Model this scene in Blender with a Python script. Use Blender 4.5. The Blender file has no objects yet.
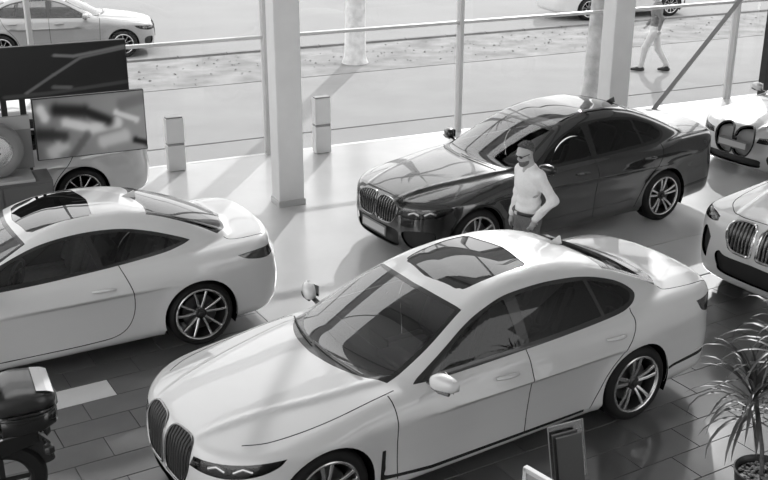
import bpy, bmesh, math, random
import numpy as np
from mathutils import Vector, Matrix
from mathutils.bvhtree import BVHTree

# ------------------------------------------------------------------ camera, sky, sun, exposure
scene = bpy.context.scene
COL = scene.collection
FPX, PITCH, ROLL, CAMH = 1046.0, math.radians(20.7), math.radians(0.1), 4.73
_fw = Vector((0, math.cos(PITCH), -math.sin(PITCH))); _rt = Vector((1, 0, 0)); _up = _rt.cross(_fw)
_r = math.cos(ROLL)*_rt + math.sin(ROLL)*_up; _u = -math.sin(ROLL)*_rt + math.cos(ROLL)*_up
cam_data = bpy.data.cameras.new('camera'); cam = bpy.data.objects.new('camera', cam_data); COL.objects.link(cam)
cam_data.sensor_width = 36.0; cam_data.lens = FPX/768*36.0; cam_data.clip_end = 400
cam.matrix_world = Matrix(((_r.x, _u.x, -_fw.x, 0), (_r.y, _u.y, -_fw.y, 0), (_r.z, _u.z, -_fw.z, CAMH), (0, 0, 0, 1)))
scene.camera = cam

world = bpy.data.worlds.new('overcast_bright_sky'); scene.world = world; world.use_nodes = True
bg = world.node_tree.nodes['Background']; bg.inputs[0].default_value = (1, 1, 1, 1); bg.inputs[1].default_value = 1.8

SUN_AZ = (-0.185, -0.983); SUN_EL = math.radians(28.0)
sun_data = bpy.data.lights.new('sun', 'SUN'); sun_data.energy = 2.5; sun_data.angle = math.radians(0.6)
sun = bpy.data.objects.new('sun', sun_data); COL.objects.link(sun)
sun.rotation_euler = Vector((SUN_AZ[0]*math.cos(SUN_EL), SUN_AZ[1]*math.cos(SUN_EL), -math.sin(SUN_EL))).to_track_quat('-Z', 'Y').to_euler()
vs = scene.view_settings
vs.view_transform = 'Standard'; vs.look = 'None'; vs.gamma = 1.0; vs.use_curve_mapping = False; vs.exposure = 0.08

# ------------------------------------------------------------------ materials
MATS = {}
def mat(name, g, rough=0.5, metal=0.0, coat=0.0, coat_ior=1.5, spec=0.5, inside=None, noise=None, emit=0.0, coat_rough=0.03):
    """procedural grey material; inside = grey of the back side (trim), noise = (scale, amount) of fine tone variation"""
    m = bpy.data.materials.new(name); m.use_nodes = True
    nt = m.node_tree; b = nt.nodes['Principled BSDF']
    b.inputs['Base Color'].default_value = (g, g, g, 1); b.inputs['Roughness'].default_value = rough
    b.inputs['Metallic'].default_value = metal; b.inputs['Specular IOR Level'].default_value = spec
    b.inputs['Coat Weight'].default_value = coat; b.inputs['Coat IOR'].default_value = coat_ior; b.inputs['Coat Roughness'].default_value = coat_rough
    if emit:
        b.inputs['Emission Color'].default_value = (1, 1, 1, 1); b.inputs['Emission Strength'].default_value = emit
    if noise:
        tc = nt.nodes.new('ShaderNodeTexCoord'); nz = nt.nodes.new('ShaderNodeTexNoise'); mr = nt.nodes.new('ShaderNodeMapRange')
        nz.inputs['Scale'].default_value = noise[0]; nz.inputs['Detail'].default_value = 6
        mr.inputs['From Min'].default_value = 0.3; mr.inputs['From Max'].default_value = 0.7
        mr.inputs['To Min'].default_value = g*(1-noise[1]); mr.inputs['To Max'].default_value = g*(1+noise[1])
        nt.links.new(tc.outputs['Object'], nz.inputs['Vector']); nt.links.new(nz.outputs['Fac'], mr.inputs['Value'])
        nt.links.new(mr.outputs['Result'], b.inputs['Base Color'])
        if len(noise) > 2:
            bp = nt.nodes.new('ShaderNodeBump'); bp.inputs['Strength'].default_value = noise[2]
            nt.links.new(nz.outputs['Fac'], bp.inputs['Height']); nt.links.new(bp.outputs['Normal'], b.inputs['Normal'])
    if inside is not None:
        out = nt.nodes['Material Output']; geo = nt.nodes.new('ShaderNodeNewGeometry'); mx = nt.nodes.new('ShaderNodeMixShader')
        d = nt.nodes.new('ShaderNodeBsdfDiffuse'); d.inputs[0].default_value = (inside, inside, inside, 1)
        nt.links.new(geo.outputs['Backfacing'], mx.inputs[0]); nt.links.new(b.outputs[0], mx.inputs[1]); nt.links.new(d.outputs[0], mx.inputs[2])
        nt.links.new(mx.outputs[0], out.inputs[0])
    MATS[name] = m; return m
def glass(name, tint, ior=1.5, rough=0.0, boost=1.0):
    """thin sheet glass: tinted see-through plus a fresnel reflection"""
    m = bpy.data.materials.new(name); m.use_nodes = True; nt = m.node_tree
    for n in list(nt.nodes): nt.nodes.remove(n)
    out = nt.nodes.new('ShaderNodeOutputMaterial'); mx = nt.nodes.new('ShaderNodeMixShader')
    tr = nt.nodes.new('ShaderNodeBsdfTransparent'); tr.inputs[0].default_value = (tint, tint, tint, 1)
    gl = nt.nodes.new('ShaderNodeBsdfGlossy'); gl.inputs['Roughness'].default_value = rough; gl.inputs[0].default_value = (.95, .95, .95, 1)
    fr = nt.nodes.new('ShaderNodeFresnel'); fr.inputs[0].default_value = ior
    if boost != 1.0:
        mu = nt.nodes.new('ShaderNodeMath'); mu.operation = 'MULTIPLY'; mu.use_clamp = True; mu.inputs[1].default_value = boost
        nt.links.new(fr.outputs[0], mu.inputs[0]); nt.links.new(mu.outputs[0], mx.inputs[0])
    else:
        nt.links.new(fr.outputs[0], mx.inputs[0])
    nt.links.new(tr.outputs[0], mx.inputs[1]); nt.links.new(gl.outputs[0], mx.inputs[2]); nt.links.new(mx.outputs[0], out.inputs[0])
    MATS[name] = m; return m

mat('paint_white', .68, .42, coat=1.0, inside=.03)
mat('paint_pearl', .74, .40, coat=1.0, inside=.03)
mat('paint_black', .008, .25, coat=1.0, coat_ior=1.9, inside=.03)
mat('paint_grey', .34, .35, metal=.2, coat=1.0, inside=.03)
mat('paint_silver', .50, .30, metal=.25, coat=1.0, coat_ior=1.9, inside=.03)
mat('paint_offwhite', .70, .40, coat=.5, inside=.03)
mat('trim_black', .012, .25, coat=.6)
mat('gap_dark', .006, .9, spec=.1)
mat('plastic_dark', .02, .55)
mat('grille_pale', .30, .4)
mat('rubber', .012, .62, spec=.3)
mat('chrome', .75, .12, metal=1.0)
mat('chrome_dark', .25, .18, metal=1.0)
mat('slat_dark', .05, .25, metal=.6)
mat('rim_silver', .62, .22, metal=.9)
mat('rim_dark', .05, .35, metal=.6)
mat('disc_metal', .12, .4, metal=1.0)
mat('leather_dark', .035, .5, noise=(40, .25))
mat('leather_mid', .18, .5, noise=(40, .2))
mat('dash_dark', .035, .6, noise=(60, .06))
mat('screen_black', .008, .12)
mat('lamp_dark', .02, .2)
mat('lamp_lens', .75, .15, metal=.6)
mat('tail_lens', .05, .12, coat=1.0)
mat('plate_white', .55, .5)
mat('plate_grey', .22, .5)
glass('car_glass', .42, 1.5)
glass('car_glass_clear', .72, 1.55, boost=1.5)
glass('car_glass_bright', .62, 1.9, boost=1.4)
glass('car_glass_dark', .16, 1.5, boost=1.2)
glass('roof_glass', .06, 1.7, boost=1.6)
glass('lamp_cover', .85, 1.5)
glass('pane_glass', .97, 1.25)
glass('acrylic', .8, 1.45)

# ------------------------------------------------------------------ object helpers
def link(name, data, parent=None, label=None, cat=None, group=None, kind=None):
    o = bpy.data.objects.new(name, data); COL.objects.link(o)
    if parent is not None: o.parent = parent
    if label: o['label'] = label
    if cat: o['category'] = cat
    if group: o['group'] = group
    if kind: o['kind'] = kind
    return o
def empty(name, loc, rz=0.0, label=None, cat=None, group=None, kind=None):
    o = link(name, None, None, label, cat, group, kind); o.location = loc; o.rotation_euler = (0, 0, rz); o.empty_display_size = .2
    return o
def mesh(name, verts, faces, material, smooth=False, normals=None, autosmooth=None):
    me = bpy.data.meshes.new(name)
    me.from_pydata([tuple(v) for v in verts], [], [tuple(f) for f in faces]); me.update()
    mm = MATS[material] if isinstance(material, str) else material
    me.materials.append(mm)
    if smooth or normals is not None:
        me.polygons.foreach_set('use_smooth', [True]*len(me.polygons))
    if normals is not None:
        me.normals_split_custom_set_from_vertices([tuple(n) for n in normals])
    elif autosmooth:
        me.set_sharp_from_angle(angle=math.radians(autosmooth))
    return me
class MB:
    """collects shapes of one part"""
    def __init__(s): s.v = []; s.f = []
    def add(s, verts, faces, M=None):
        o = len(s.v)
        for p in verts:
            p = Vector(p); s.v.append(M @ p if M is not None else p)
        for f in faces: s.f.append([i+o for i in f])
        return s
    def box(s, c, size, M=None, bev=0.0):
        bm = bmesh.new(); bmesh.ops.create_cube(bm, size=1.0)
        bmesh.ops.scale(bm, vec=size, verts=bm.verts)
        if bev > 0: bmesh.ops.bevel(bm, geom=bm.edges[:], offset=min(bev, min(size)*.49), segments=2, affect='EDGES', profile=.5)
        bmesh.ops.translate(bm, vec=c, verts=bm.verts)
        bm.verts.index_update()
        s.add([v.co.copy() for v in bm.verts], [[v.index for v in f.verts] for f in bm.faces], M); bm.free(); return s
    def prism(s, poly, z0, z1, M=None):
        n = len(poly)
        vs_ = [(p[0], p[1], z0) for p in poly]+[(p[0], p[1], z1) for p in poly]
        fs = [[i, (i+1) % n, n+(i+1) % n, n+i] for i in range(n)]+[list(range(n))[::-1], list(range(n, 2*n))]
        return s.add(vs_, fs, M)
    def tube(s, pts, r, seg=8, closed=False, M=None, flat=1.0):
        pts = [Vector(p) for p in pts]; n = len(pts); rs = r if hasattr(r, '__len__') else [r]*n
        ring = []; up = Vector((0, 0, 1)); prev = None
        for i, p in enumerate(pts):
            a = pts[(i-1) % n] if (closed or i > 0) else p; b = pts[(i+1) % n] if (closed or i < n-1) else p
            t = (b-a).normalized()
            if prev is None:
                ref = up if abs(t.z) < .9 else Vector((1, 0, 0)); x = t.cross(ref).normalized()
            else:
                x = (prev - t*prev.dot(t)).normalized()
            prev = x; y = t.cross(x)
            ring.append([p + x*math.cos(2*math.pi*k/seg)*rs[i] + y*math.sin(2*math.pi*k/seg)*rs[i]*flat for k in range(seg)])
        vs_ = [v for rr in ring for v in rr]; fs = []
        m = n if closed else n-1
        for i in range(m):
            j = (i+1) % n
            for k in range(seg):
                fs.append([i*seg+k, i*seg+(k+1) % seg, j*seg+(k+1) % seg, j*seg+k])
        if not closed:
            fs.append(list(range(seg))[::-1]); fs.append([(n-1)*seg+k for k in range(seg)])
        return s.add(vs_, fs, M)
    def lathe(s, prof, seg=32, axis='y', M=None, closed=False):
        """prof: list of (r, a): radius and position along the axis"""
        vs_ = []; n = len(prof)
        for k in range(seg):
            t = 2*math.pi*k/seg
            for (r, a) in prof:
                if axis == 'y': vs_.append((r*math.cos(t), a, r*math.sin(t)))
                else: vs_.append((r*math.cos(t), r*math.sin(t), a))
        fs = []
        for k in range(seg):
            k2 = (k+1) % seg
            for i in range(n if closed else n-1):
                j = (i+1) % n
                q = [k*n+i, k*n+j, k2*n+j, k2*n+i]
                fs.append(q if axis == 'y' else q[::-1])
        return s.add(vs_, fs, M)
    def sphere(s, c, r, seg=16, rings=10, M=None):
        rx, ry, rz = r if hasattr(r, '__len__') else (r, r, r); vs_ = []; fs = []
        for i in range(rings+1):
            ph = math.pi*i/rings
            for k in range(seg):
                t = 2*math.pi*k/seg
                vs_.append((c[0]+rx*math.sin(ph)*math.cos(t), c[1]+ry*math.sin(ph)*math.sin(t), c[2]+rz*math.cos(ph)))
        for i in range(rings):
            for k in range(seg):
                fs.append([i*seg+k, (i+1)*seg+k, (i+1)*seg+(k+1) % seg, i*seg+(k+1) % seg])
        return s.add(vs_, fs, M)
    def mesh(s, name, material, smooth=False, ang=40):
        return mesh(name, s.v, s.f, material, smooth, None, ang if smooth else None)
    def obj(s, name, material, parent=None, smooth=False, ang=40, **kw):
        return link(name, s.mesh(name, material, smooth, ang), parent, **kw)

# ------------------------------------------------------------------ smooth implicit surfaces
def lut(xs, ys, lo=None, hi=None, n=600):
    """monotone cubic interpolation, tabulated"""
    xs = np.array(xs, float); ys = np.array(ys, float)
    if xs[0] > xs[-1]: xs = xs[::-1]; ys = ys[::-1]
    h = np.diff(xs); d = np.diff(ys)/h; m = np.zeros_like(ys)
    for i in range(1, len(xs)-1):
        if d[i-1]*d[i] > 0:
            w1 = 2*h[i]+h[i-1]; w2 = h[i]+2*h[i-1]; m[i] = (w1+w2)/(w1/d[i-1]+w2/d[i])
    m[0] = d[0]; m[-1] = d[-1]
    q = np.linspace(xs[0], xs[-1], n); k = np.clip(np.searchsorted(xs, q)-1, 0, len(h)-1)
    t = (q-xs[k])/h[k]; H = h[k]
    v = (2*t**3-3*t**2+1)*ys[k]+(t**3-2*t**2+t)*H*m[k]+(-2*t**3+3*t**2)*ys[k+1]+(t**3-t**2)*H*m[k+1]
    def fn(x):
        r = np.interp(x, q, v)
        return r + np.where(x < q[0], (x-q[0])*m[0], 0) + np.where(x > q[-1], (x-q[-1])*m[-1], 0)
    return fn
def smax(a, b, k):
    h = np.maximum(k-np.abs(a-b), 0)/k
    return np.maximum(a, b)+h*h*k*.25
def smin(a, b, k): return -smax(-a, -b, k)
def sstep(x): x = np.clip(x, 0, 1); return x*x*(3-2*x)
def grad(F, P, e=2e-3):
    g = np.zeros_like(P)
    for k in range(3):
        d = np.zeros(3); d[k] = e; a = P+d; b = P-d
        g[:, k] = (F(a[:, 0], a[:, 1], a[:, 2])-F(b[:, 0], b[:, 1], b[:, 2]))/(2*e)
    return g
def surface_nets(F, lo, hi, h, newton=3):
    ax = [np.arange(lo[k], hi[k]+h, h) for k in range(3)]
    V = F(ax[0][:, None, None], ax[1][None, :, None], ax[2][None, None, :])
    V = np.broadcast_to(V, tuple(len(a) for a in ax)); S = V < 0
    nx, ny, nz = [len(a)-1 for a in ax]
    cnt = np.zeros((nx, ny, nz), int); acc = np.zeros((nx, ny, nz, 3))
    def sl(o, base): return tuple(slice(o[k], o[k]+base[k]) for k in range(3))
    base = (nx, ny, nz)
    for axis in range(3):
        o1, o2 = [k for k in range(3) if k != axis]
        for a in (0, 1):
            for b in (0, 1):
                c0 = [0, 0, 0]; c0[o1] = a; c0[o2] = b; c1 = list(c0); c1[axis] = 1
                v0 = V[sl(c0, base)]; v1 = V[sl(c1, base)]
                m = (v0 < 0) != (v1 < 0)
                t = np.where(m, v0/np.where(m, v0-v1, 1), 0)
                cnt += m
                for k in range(3):
                    acc[..., k] += np.where(m, t if k == axis else c0[k], 0)
    act = cnt > 0; ids = -np.ones(base, int); I = np.argwhere(act); ids[act] = np.arange(len(I))
    P = np.array(lo)+(I+acc[act]/cnt[act][:, None])*h
    faces = []
    for axis in range(3):
        o1, o2 = [(1, 2), (2, 0), (0, 1)][axis]
        n = [nx, ny, nz]; rng = [slice(1, n[k]) for k in range(3)]; rng[axis] = slice(0, n[axis])
        r2 = list(rng); r2[axis] = slice(1, n[axis]+1)
        s0 = S[tuple(rng)]; s1 = S[tuple(r2)]
        E = np.argwhere(s0 != s1); off = np.array([1, 1, 1]); off[axis] = 0
        flip = s0[s0 != s1]; E = E+off
        def cell(d1, d2):
            C = E.copy(); C[:, o1] -= d1; C[:, o2] -= d2
            return ids[C[:, 0], C[:, 1], C[:, 2]]
        q = np.stack([cell(1, 1), cell(0, 1), cell(0, 0), cell(1, 0)], 1)
        q[~flip] = q[~flip][:, ::-1]
        faces.append(q)
    Q = np.concatenate(faces); Q = Q[(Q >= 0).all(1)]
    for _ in range(newton):
        g = grad(F, P); f = F(P[:, 0], P[:, 1], P[:, 2]); gg = np.maximum((g*g).sum(1), 1e-4)
        st = -(f/gg)[:, None]*g; ln = np.linalg.norm(st, axis=1, keepdims=True)
        P = P+st*np.minimum(1, .6*h/np.maximum(ln, 1e-9))
    g = grad(F, P, 4e-3); N = g/np.maximum(np.linalg.norm(g, axis=1, keepdims=True), 1e-9)
    return P, N, Q
def curve(pts, n=6, closed=True):
    """Catmull-Rom through 2-D control points; a point given as (x, y, 1) is a corner"""
    m = len(pts); out = []
    P = [np.array(p[:2], float) for p in pts]; K = [len(p) > 2 for p in pts]
    for i in range(m if closed else m-1):
        a, b = P[i], P[(i+1) % m]
        p0 = P[i-1] if (closed or i > 0) else a; p3 = P[(i+2) % m] if (closed or i < m-2) else b
        if K[i]: p0 = a
        if K[(i+1) % m]: p3 = b
        if K[i] and K[(i+1) % m]: out.append(a); continue
        for k in range(n):
            t = k/n
            out.append(.5*((2*a)+(-p0+b)*t+(2*p0-5*a+4*b-p3)*t*t+(-p0+3*a-3*b+p3)*t**3))
    if not closed: out.append(P[-1])
    return np.array(out)
def strip(pts, w, closed=False):
    """thin closed polygon around an open 2-D polyline"""
    p = np.array(pts, float); t = np.gradient(p, axis=0); t /= np.maximum(np.linalg.norm(t, axis=1, keepdims=True), 1e-9)
    nn = np.stack([-t[:, 1], t[:, 0]], 1)*w/2
    return np.concatenate([p+nn, (p-nn)[::-1]])
def in_poly(poly, q):
    x, y = q[:, 0], q[:, 1]; c = np.zeros(len(q), bool); n = len(poly)
    for i in range(n):
        x0, y0 = poly[i-1]; x1, y1 = poly[i]
        if y0 == y1: continue
        m = ((y0 > y) != (y1 > y)) & (x < (x1-x0)*(y-y0)/(y1-y0)+x0); c ^= m
    return c
class Skin:
    """a smooth surface that can be cut along drawn outlines into separate panels"""
    def __init__(s, P, N, Q):
        s.P = P; s.N = N; s.F = [tuple(q) for q in Q.tolist()]; s.L = np.zeros(len(Q), int); s.names = ['body']
        s.alive = np.ones(len(Q), bool); s.cen = P[Q].mean(1); s.nor = N[Q].mean(1); s.lo = P[Q].min(1); s.hi = P[Q].max(1)
    def lid(s, label):
        if label not in s.names: s.names.append(label)
        return s.names.index(label)
    def cut(s, poly, view, label, test=None, frm=None):
        """view: 'side' (x,z), 'top' (x,|y|), 'front' (|y|,z) or a function of points -> (u,v)"""
        poly = np.asarray(poly, float); lab = s.lid(label)
        if view == 'side': pr = lambda p: np.stack([p[:, 0], p[:, 2]], 1)
        elif view == 'top': pr = lambda p: np.stack([p[:, 0], np.abs(p[:, 1])], 1)
        elif view == 'front': pr = lambda p: np.stack([np.abs(p[:, 1]), p[:, 2]], 1)
        else: pr = view
        ok = s.alive.copy()
        if test is not None: ok &= test(s.cen, s.nor)
        if frm is not None: ok &= np.isin(s.L, [s.lid(f) for f in frm])
        idx = np.nonzero(ok)[0]
        if len(idx) == 0: return
        UVc = pr(s.cen[idx]); pad = .06; lo = poly.min(0)-pad; hi = poly.max(0)+pad
        m = (UVc >= lo).all(1) & (UVc <= hi).all(1); idx = idx[m]; UVc = UVc[m]
        if len(idx) == 0: return
        A_ = poly; B_ = np.roll(poly, -1, 0); sl = np.minimum(A_, B_); sh = np.maximum(A_, B_)
        UV = pr(s.P)
        flo = np.array([UV[list(s.F[i])].min(0) for i in idx]); fhi = np.array([UV[list(s.F[i])].max(0) for i in idx])
        ov = (flo[:, None, 0] <= sh[None, :, 0]) & (fhi[:, None, 0] >= sl[None, :, 0]) & (flo[:, None, 1] <= sh[None, :, 1]) & (fhi[:, None, 1] >= sl[None, :, 1])
        hit = ov.any(1); ins = in_poly(poly, UVc)
        s.L[idx[~hit & ins]] = lab
        uvl = {}; newP = []; newN = []; base = len(s.P); cache = {}; newF = []; newL = []; cU = []
        def uv(i):
            if i not in uvl: uvl[i] = (float(UV[i, 0]), float(UV[i, 1]))
            return uvl[i]
        for q in np.nonzero(hit)[0]:
            fi = idx[q]; pieces = [s.F[fi]]
            for si in np.nonzero(ov[q])[0]:
                ax, ay = A_[si]; dx, dy = B_[si]-A_[si]; ln = math.hypot(dx, dy)
                if ln < 1e-9: continue
                a0, b0 = sl[si]; a1, b1 = sh[si]; nxt = []
                for pc in pieces:
                    U = [uv(i) for i in pc]
                    if min(u[0] for u in U) > a1 or max(u[0] for u in U) < a0 or min(u[1] for u in U) > b1 or max(u[1] for u in U) < b0: nxt.append(pc); continue
                    D = [((u[0]-ax)*dy-(u[1]-ay)*dx)/ln for u in U]
                    if min(D) > -1e-5 or max(D) < 1e-5: nxt.append(pc); continue
                    A = []; B = []; n = len(pc)
                    for k in range(n):
                        i, j = pc[k], pc[(k+1) % n]; di, dj = D[k], D[(k+1) % n]
                        if di >= -1e-5: A.append(i)
                        if di <= 1e-5: B.append(i)
                        if (di > 1e-5 and dj < -1e-5) or (di < -1e-5 and dj > 1e-5):
                            key = (i, j, si) if i < j else (j, i, si)
                            if key not in cache:
                                l_, h_ = key[0], key[1]; dl, dh = (di, dj) if i < j else (dj, di); t = dl/(dl-dh)
                                g = lambda a, arr, new: arr[a] if a < base else new[a-base]
                                p = g(l_, s.P, newP)*(1-t)+g(h_, s.P, newP)*t; nn = g(l_, s.N, newN)*(1-t)+g(h_, s.N, newN)*t
                                newP.append(p); newN.append(nn/max(np.linalg.norm(nn), 1e-9)); k_ = base+len(newP)-1; cache[key] = k_
                                ul, uh = uv(l_), uv(h_); uvl[k_] = (ul[0]*(1-t)+uh[0]*t, ul[1]*(1-t)+uh[1]*t)
                            A.append(cache[key]); B.append(cache[key])
                    if len(A) > 2: nxt.append(tuple(A))
                    if len(B) > 2: nxt.append(tuple(B))
                pieces = nxt
            if len(pieces) == 1:
                if ins[q]: s.L[fi] = lab
            else:
                s.alive[fi] = False
                for pc in pieces:
                    newF.append(pc); newL.append(s.L[fi]); n = len(pc); cU.append((sum(uv(i)[0] for i in pc)/n, sum(uv(i)[1] for i in pc)/n))
        if newF:
            newL = np.where(in_poly(poly, np.array(cU)), lab, np.array(newL))
        if newF:
            if newP: s.P = np.concatenate([s.P, newP]); s.N = np.concatenate([s.N, newN])
            s.F += newF; s.L = np.concatenate([s.L, newL]); s.alive = np.concatenate([s.alive, np.ones(len(newF), bool)])
            s.cen = np.concatenate([s.cen, [s.P[list(f)].mean(0) for f in newF]]); s.nor = np.concatenate([s.nor, [s.N[list(f)].mean(0) for f in newF]])
    def piece(s, label, side=None, off=0.0):
        if label not in s.names: return None
        m = s.alive & (s.L == s.lid(label))
        if side is not None: m &= s.cen[:, 1]*side > 0
        fs = [s.F[i] for i in np.nonzero(m)[0]]
        if not fs: return None
        ids = sorted({i for f in fs for i in f}); mp = {i: k for k, i in enumerate(ids)}
        return s.P[ids]+s.N[ids]*off, s.N[ids], [[mp[i] for i in f] for f in fs]
# ------------------------------------------------------------------ car builder
WHEELS = {}
def wheel_meshes(style, Rt, Rr, w):
    key = (style, Rt, Rr, w)
    if key in WHEELS: return WHEELS[key]
    m = {}
    hw = w/2
    # outer face looks to +y
    m['tyre'] = MB().lathe([(Rr-.012, hw-.02), (Rr+.004, hw-.004), (Rr+.03, hw+.004), (Rt-.035, hw-.002), (Rt-.010, hw-.022), (Rt, hw-.055), (Rt, -hw+.055), (Rt-.01, -hw+.022), (Rt-.035, -hw), (Rr, -hw+.01)], 48).mesh('tyre', 'rubber', True, 50)
    m['rim'] = MB().lathe([(Rr+.004, hw-.004), (Rr-.004, hw+.002), (Rr-.016, hw-.002), (Rr-.022, hw-.02)], 48).mesh('rim', 'rim_silver', True, 50)
    m['barrel'] = MB().lathe([(Rr-.022, hw-.02), (Rr-.024, hw-.03), (Rr-.045, hw-.10), (Rr-.05, -hw+.02)], 48).mesh('rim_barrel', 'rim_dark', True, 50)
    m['brake_disc'] = MB().lathe([(.0, .01), (.175, .01), (.185, 0), (.175, -.012), (0, -.012)], 32).mesh('brake_disc', 'disc_metal', True, 40)
    m['hub_cap'] = MB().lathe([(0, .018), (.026, .016), (.034, .008), (.036, -.03)], 20).mesh('hub_cap', 'rim_dark', True, 40)
    def spoke(a0, a1, w0, w1, r0, r1, y0, y1, dep):
        # tapered bar from hub angle a0 to lip angle a1 (angle from straight up)
        mb = MB(); p0 = Vector((math.sin(a0)*r0, y0, math.cos(a0)*r0)); p1 = Vector((math.sin(a1)*r1, y1, math.cos(a1)*r1))
        pm = (p0+p1)/2+Vector((0, .008, 0)); t = (p1-p0).normalized(); s = Vector((t.z, 0, -t.x)).normalized(); vs_ = []; fs = []
        for p, ww in ((p0, w0), (pm, (w0+w1)/2), (p1, w1)):
            vs_ += [p-s*ww/2-Vector((0, dep, 0)), p-s*ww/2-Vector((0, .006, 0)), p-s*ww*.28, p+s*ww*.28, p+s*ww/2-Vector((0, .006, 0)), p+s*ww/2-Vector((0, dep, 0))]
        for k in range(2):
            for j in range(5):
                q = [k*6+j, k*6+j+1, k*6+6+j+1, k*6+6+j]; fs.append(q)
        return mb.add(vs_, fs)
    so = hw-.02
    if style == 'double':      # five pairs of spokes
        d = math.radians(13); e = math.radians(10)
        m['spoke_mesh'] = [spoke(-d, -e, .028, .034, .06, Rr-.012, so-.02, so+.008, .03).mesh('spoke', 'rim_silver', True, 30), spoke(d, e, .028, .034, .06, Rr-.012, so-.02, so+.008, .03).mesh('spoke', 'rim_silver', True, 30)]
        m['n'] = 5
    elif style == 'split':     # y spokes with thin tips
        d = math.radians(10); e = math.radians(24)
        m['spoke_mesh'] = [spoke(-d, -e*.62, .026, .024, .05, Rr-.012, so-.02, so+.008, .03).mesh('spoke', 'rim_silver', True, 30), spoke(d, e*.62, .026, .024, .05, Rr-.012, so-.02, so+.008, .03).mesh('spoke', 'rim_silver', True, 30)]
        m['n'] = 5
    else:                      # many thin spokes
        m['spoke_mesh'] = [spoke(0, math.radians(4), .026, .018, .05, Rr-.012, so-.02, so+.006, .03).mesh('spoke', 'rim_silver', True, 30)]
        m['n'] = 10
    hub = MB().lathe([(0, so-.012), (.05, so-.014), (.068, so-.03), (.07, so-.06), (0, so-.06)], 24); m['hub'] = hub.mesh('hub', 'rim_dark', True, 40)
    WHEELS[key] = m; return m
def add_wheel(car, x, y, z, side, style, Rt, Rr, w, spin=0.0, detail=True):
    m = wheel_meshes(style, Rt, Rr, w)
    o = link('wheel', m['tyre'], car); o.location = (x, y, z); o.rotation_euler = (0, 0, 0 if side > 0 else math.pi)
    link('rim', m['rim'], o); link('rim_barrel', m['barrel'], o)
    if detail:
        b = link('brake_disc', m['brake_disc'], o); b.location = (0, w/2-.10, 0)
    link('hub', m['hub'], o)
    h = link('hub_cap', m['hub_cap'], o); h.location = (0, w/2-.03, 0)
    for k in range(m['n']):
        for sm in m['spoke_mesh']:
            s = link('spoke', sm, o); s.rotation_euler = (0, spin+2*math.pi*k/m['n'], 0)
    return o

def rounded(poly, n=6): return curve(poly, n)
def seat(car, x, y, z, lean, w, material, hr=True):
    M = Matrix.Translation((x, y, z))
    b = MB().box((.02, 0, .06), (.52, w, .16), M, .06).box((.02, w*.42, .10), (.50, w*.16, .14), M, .05).box((.02, -w*.42, .10), (.50, w*.16, .14), M, .05)
    o = b.obj('seat', material, car, True)
    R = M @ Matrix.Translation((-.24, 0, .10)) @ Matrix.Rotation(-lean, 4, 'Y')
    bk = MB().box((0, 0, .32), (.13, w*.92, .64), R, .06).box((.05, w*.40, .30), (.12, w*.16, .46), R, .045).box((.05, -w*.40, .30), (.12, w*.16, .46), R, .045)
    bo = bk.obj('backrest', material, o, True)
    if hr:
        MB().box((0.01, 0, .77), (.10, w*.50, .20), R, .045).box((0, .06, .66), (.015, .015, .1), R).box((0, -.06, .66), (.015, .015, .1), R).obj('headrest', material, o, True)
    return o

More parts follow.
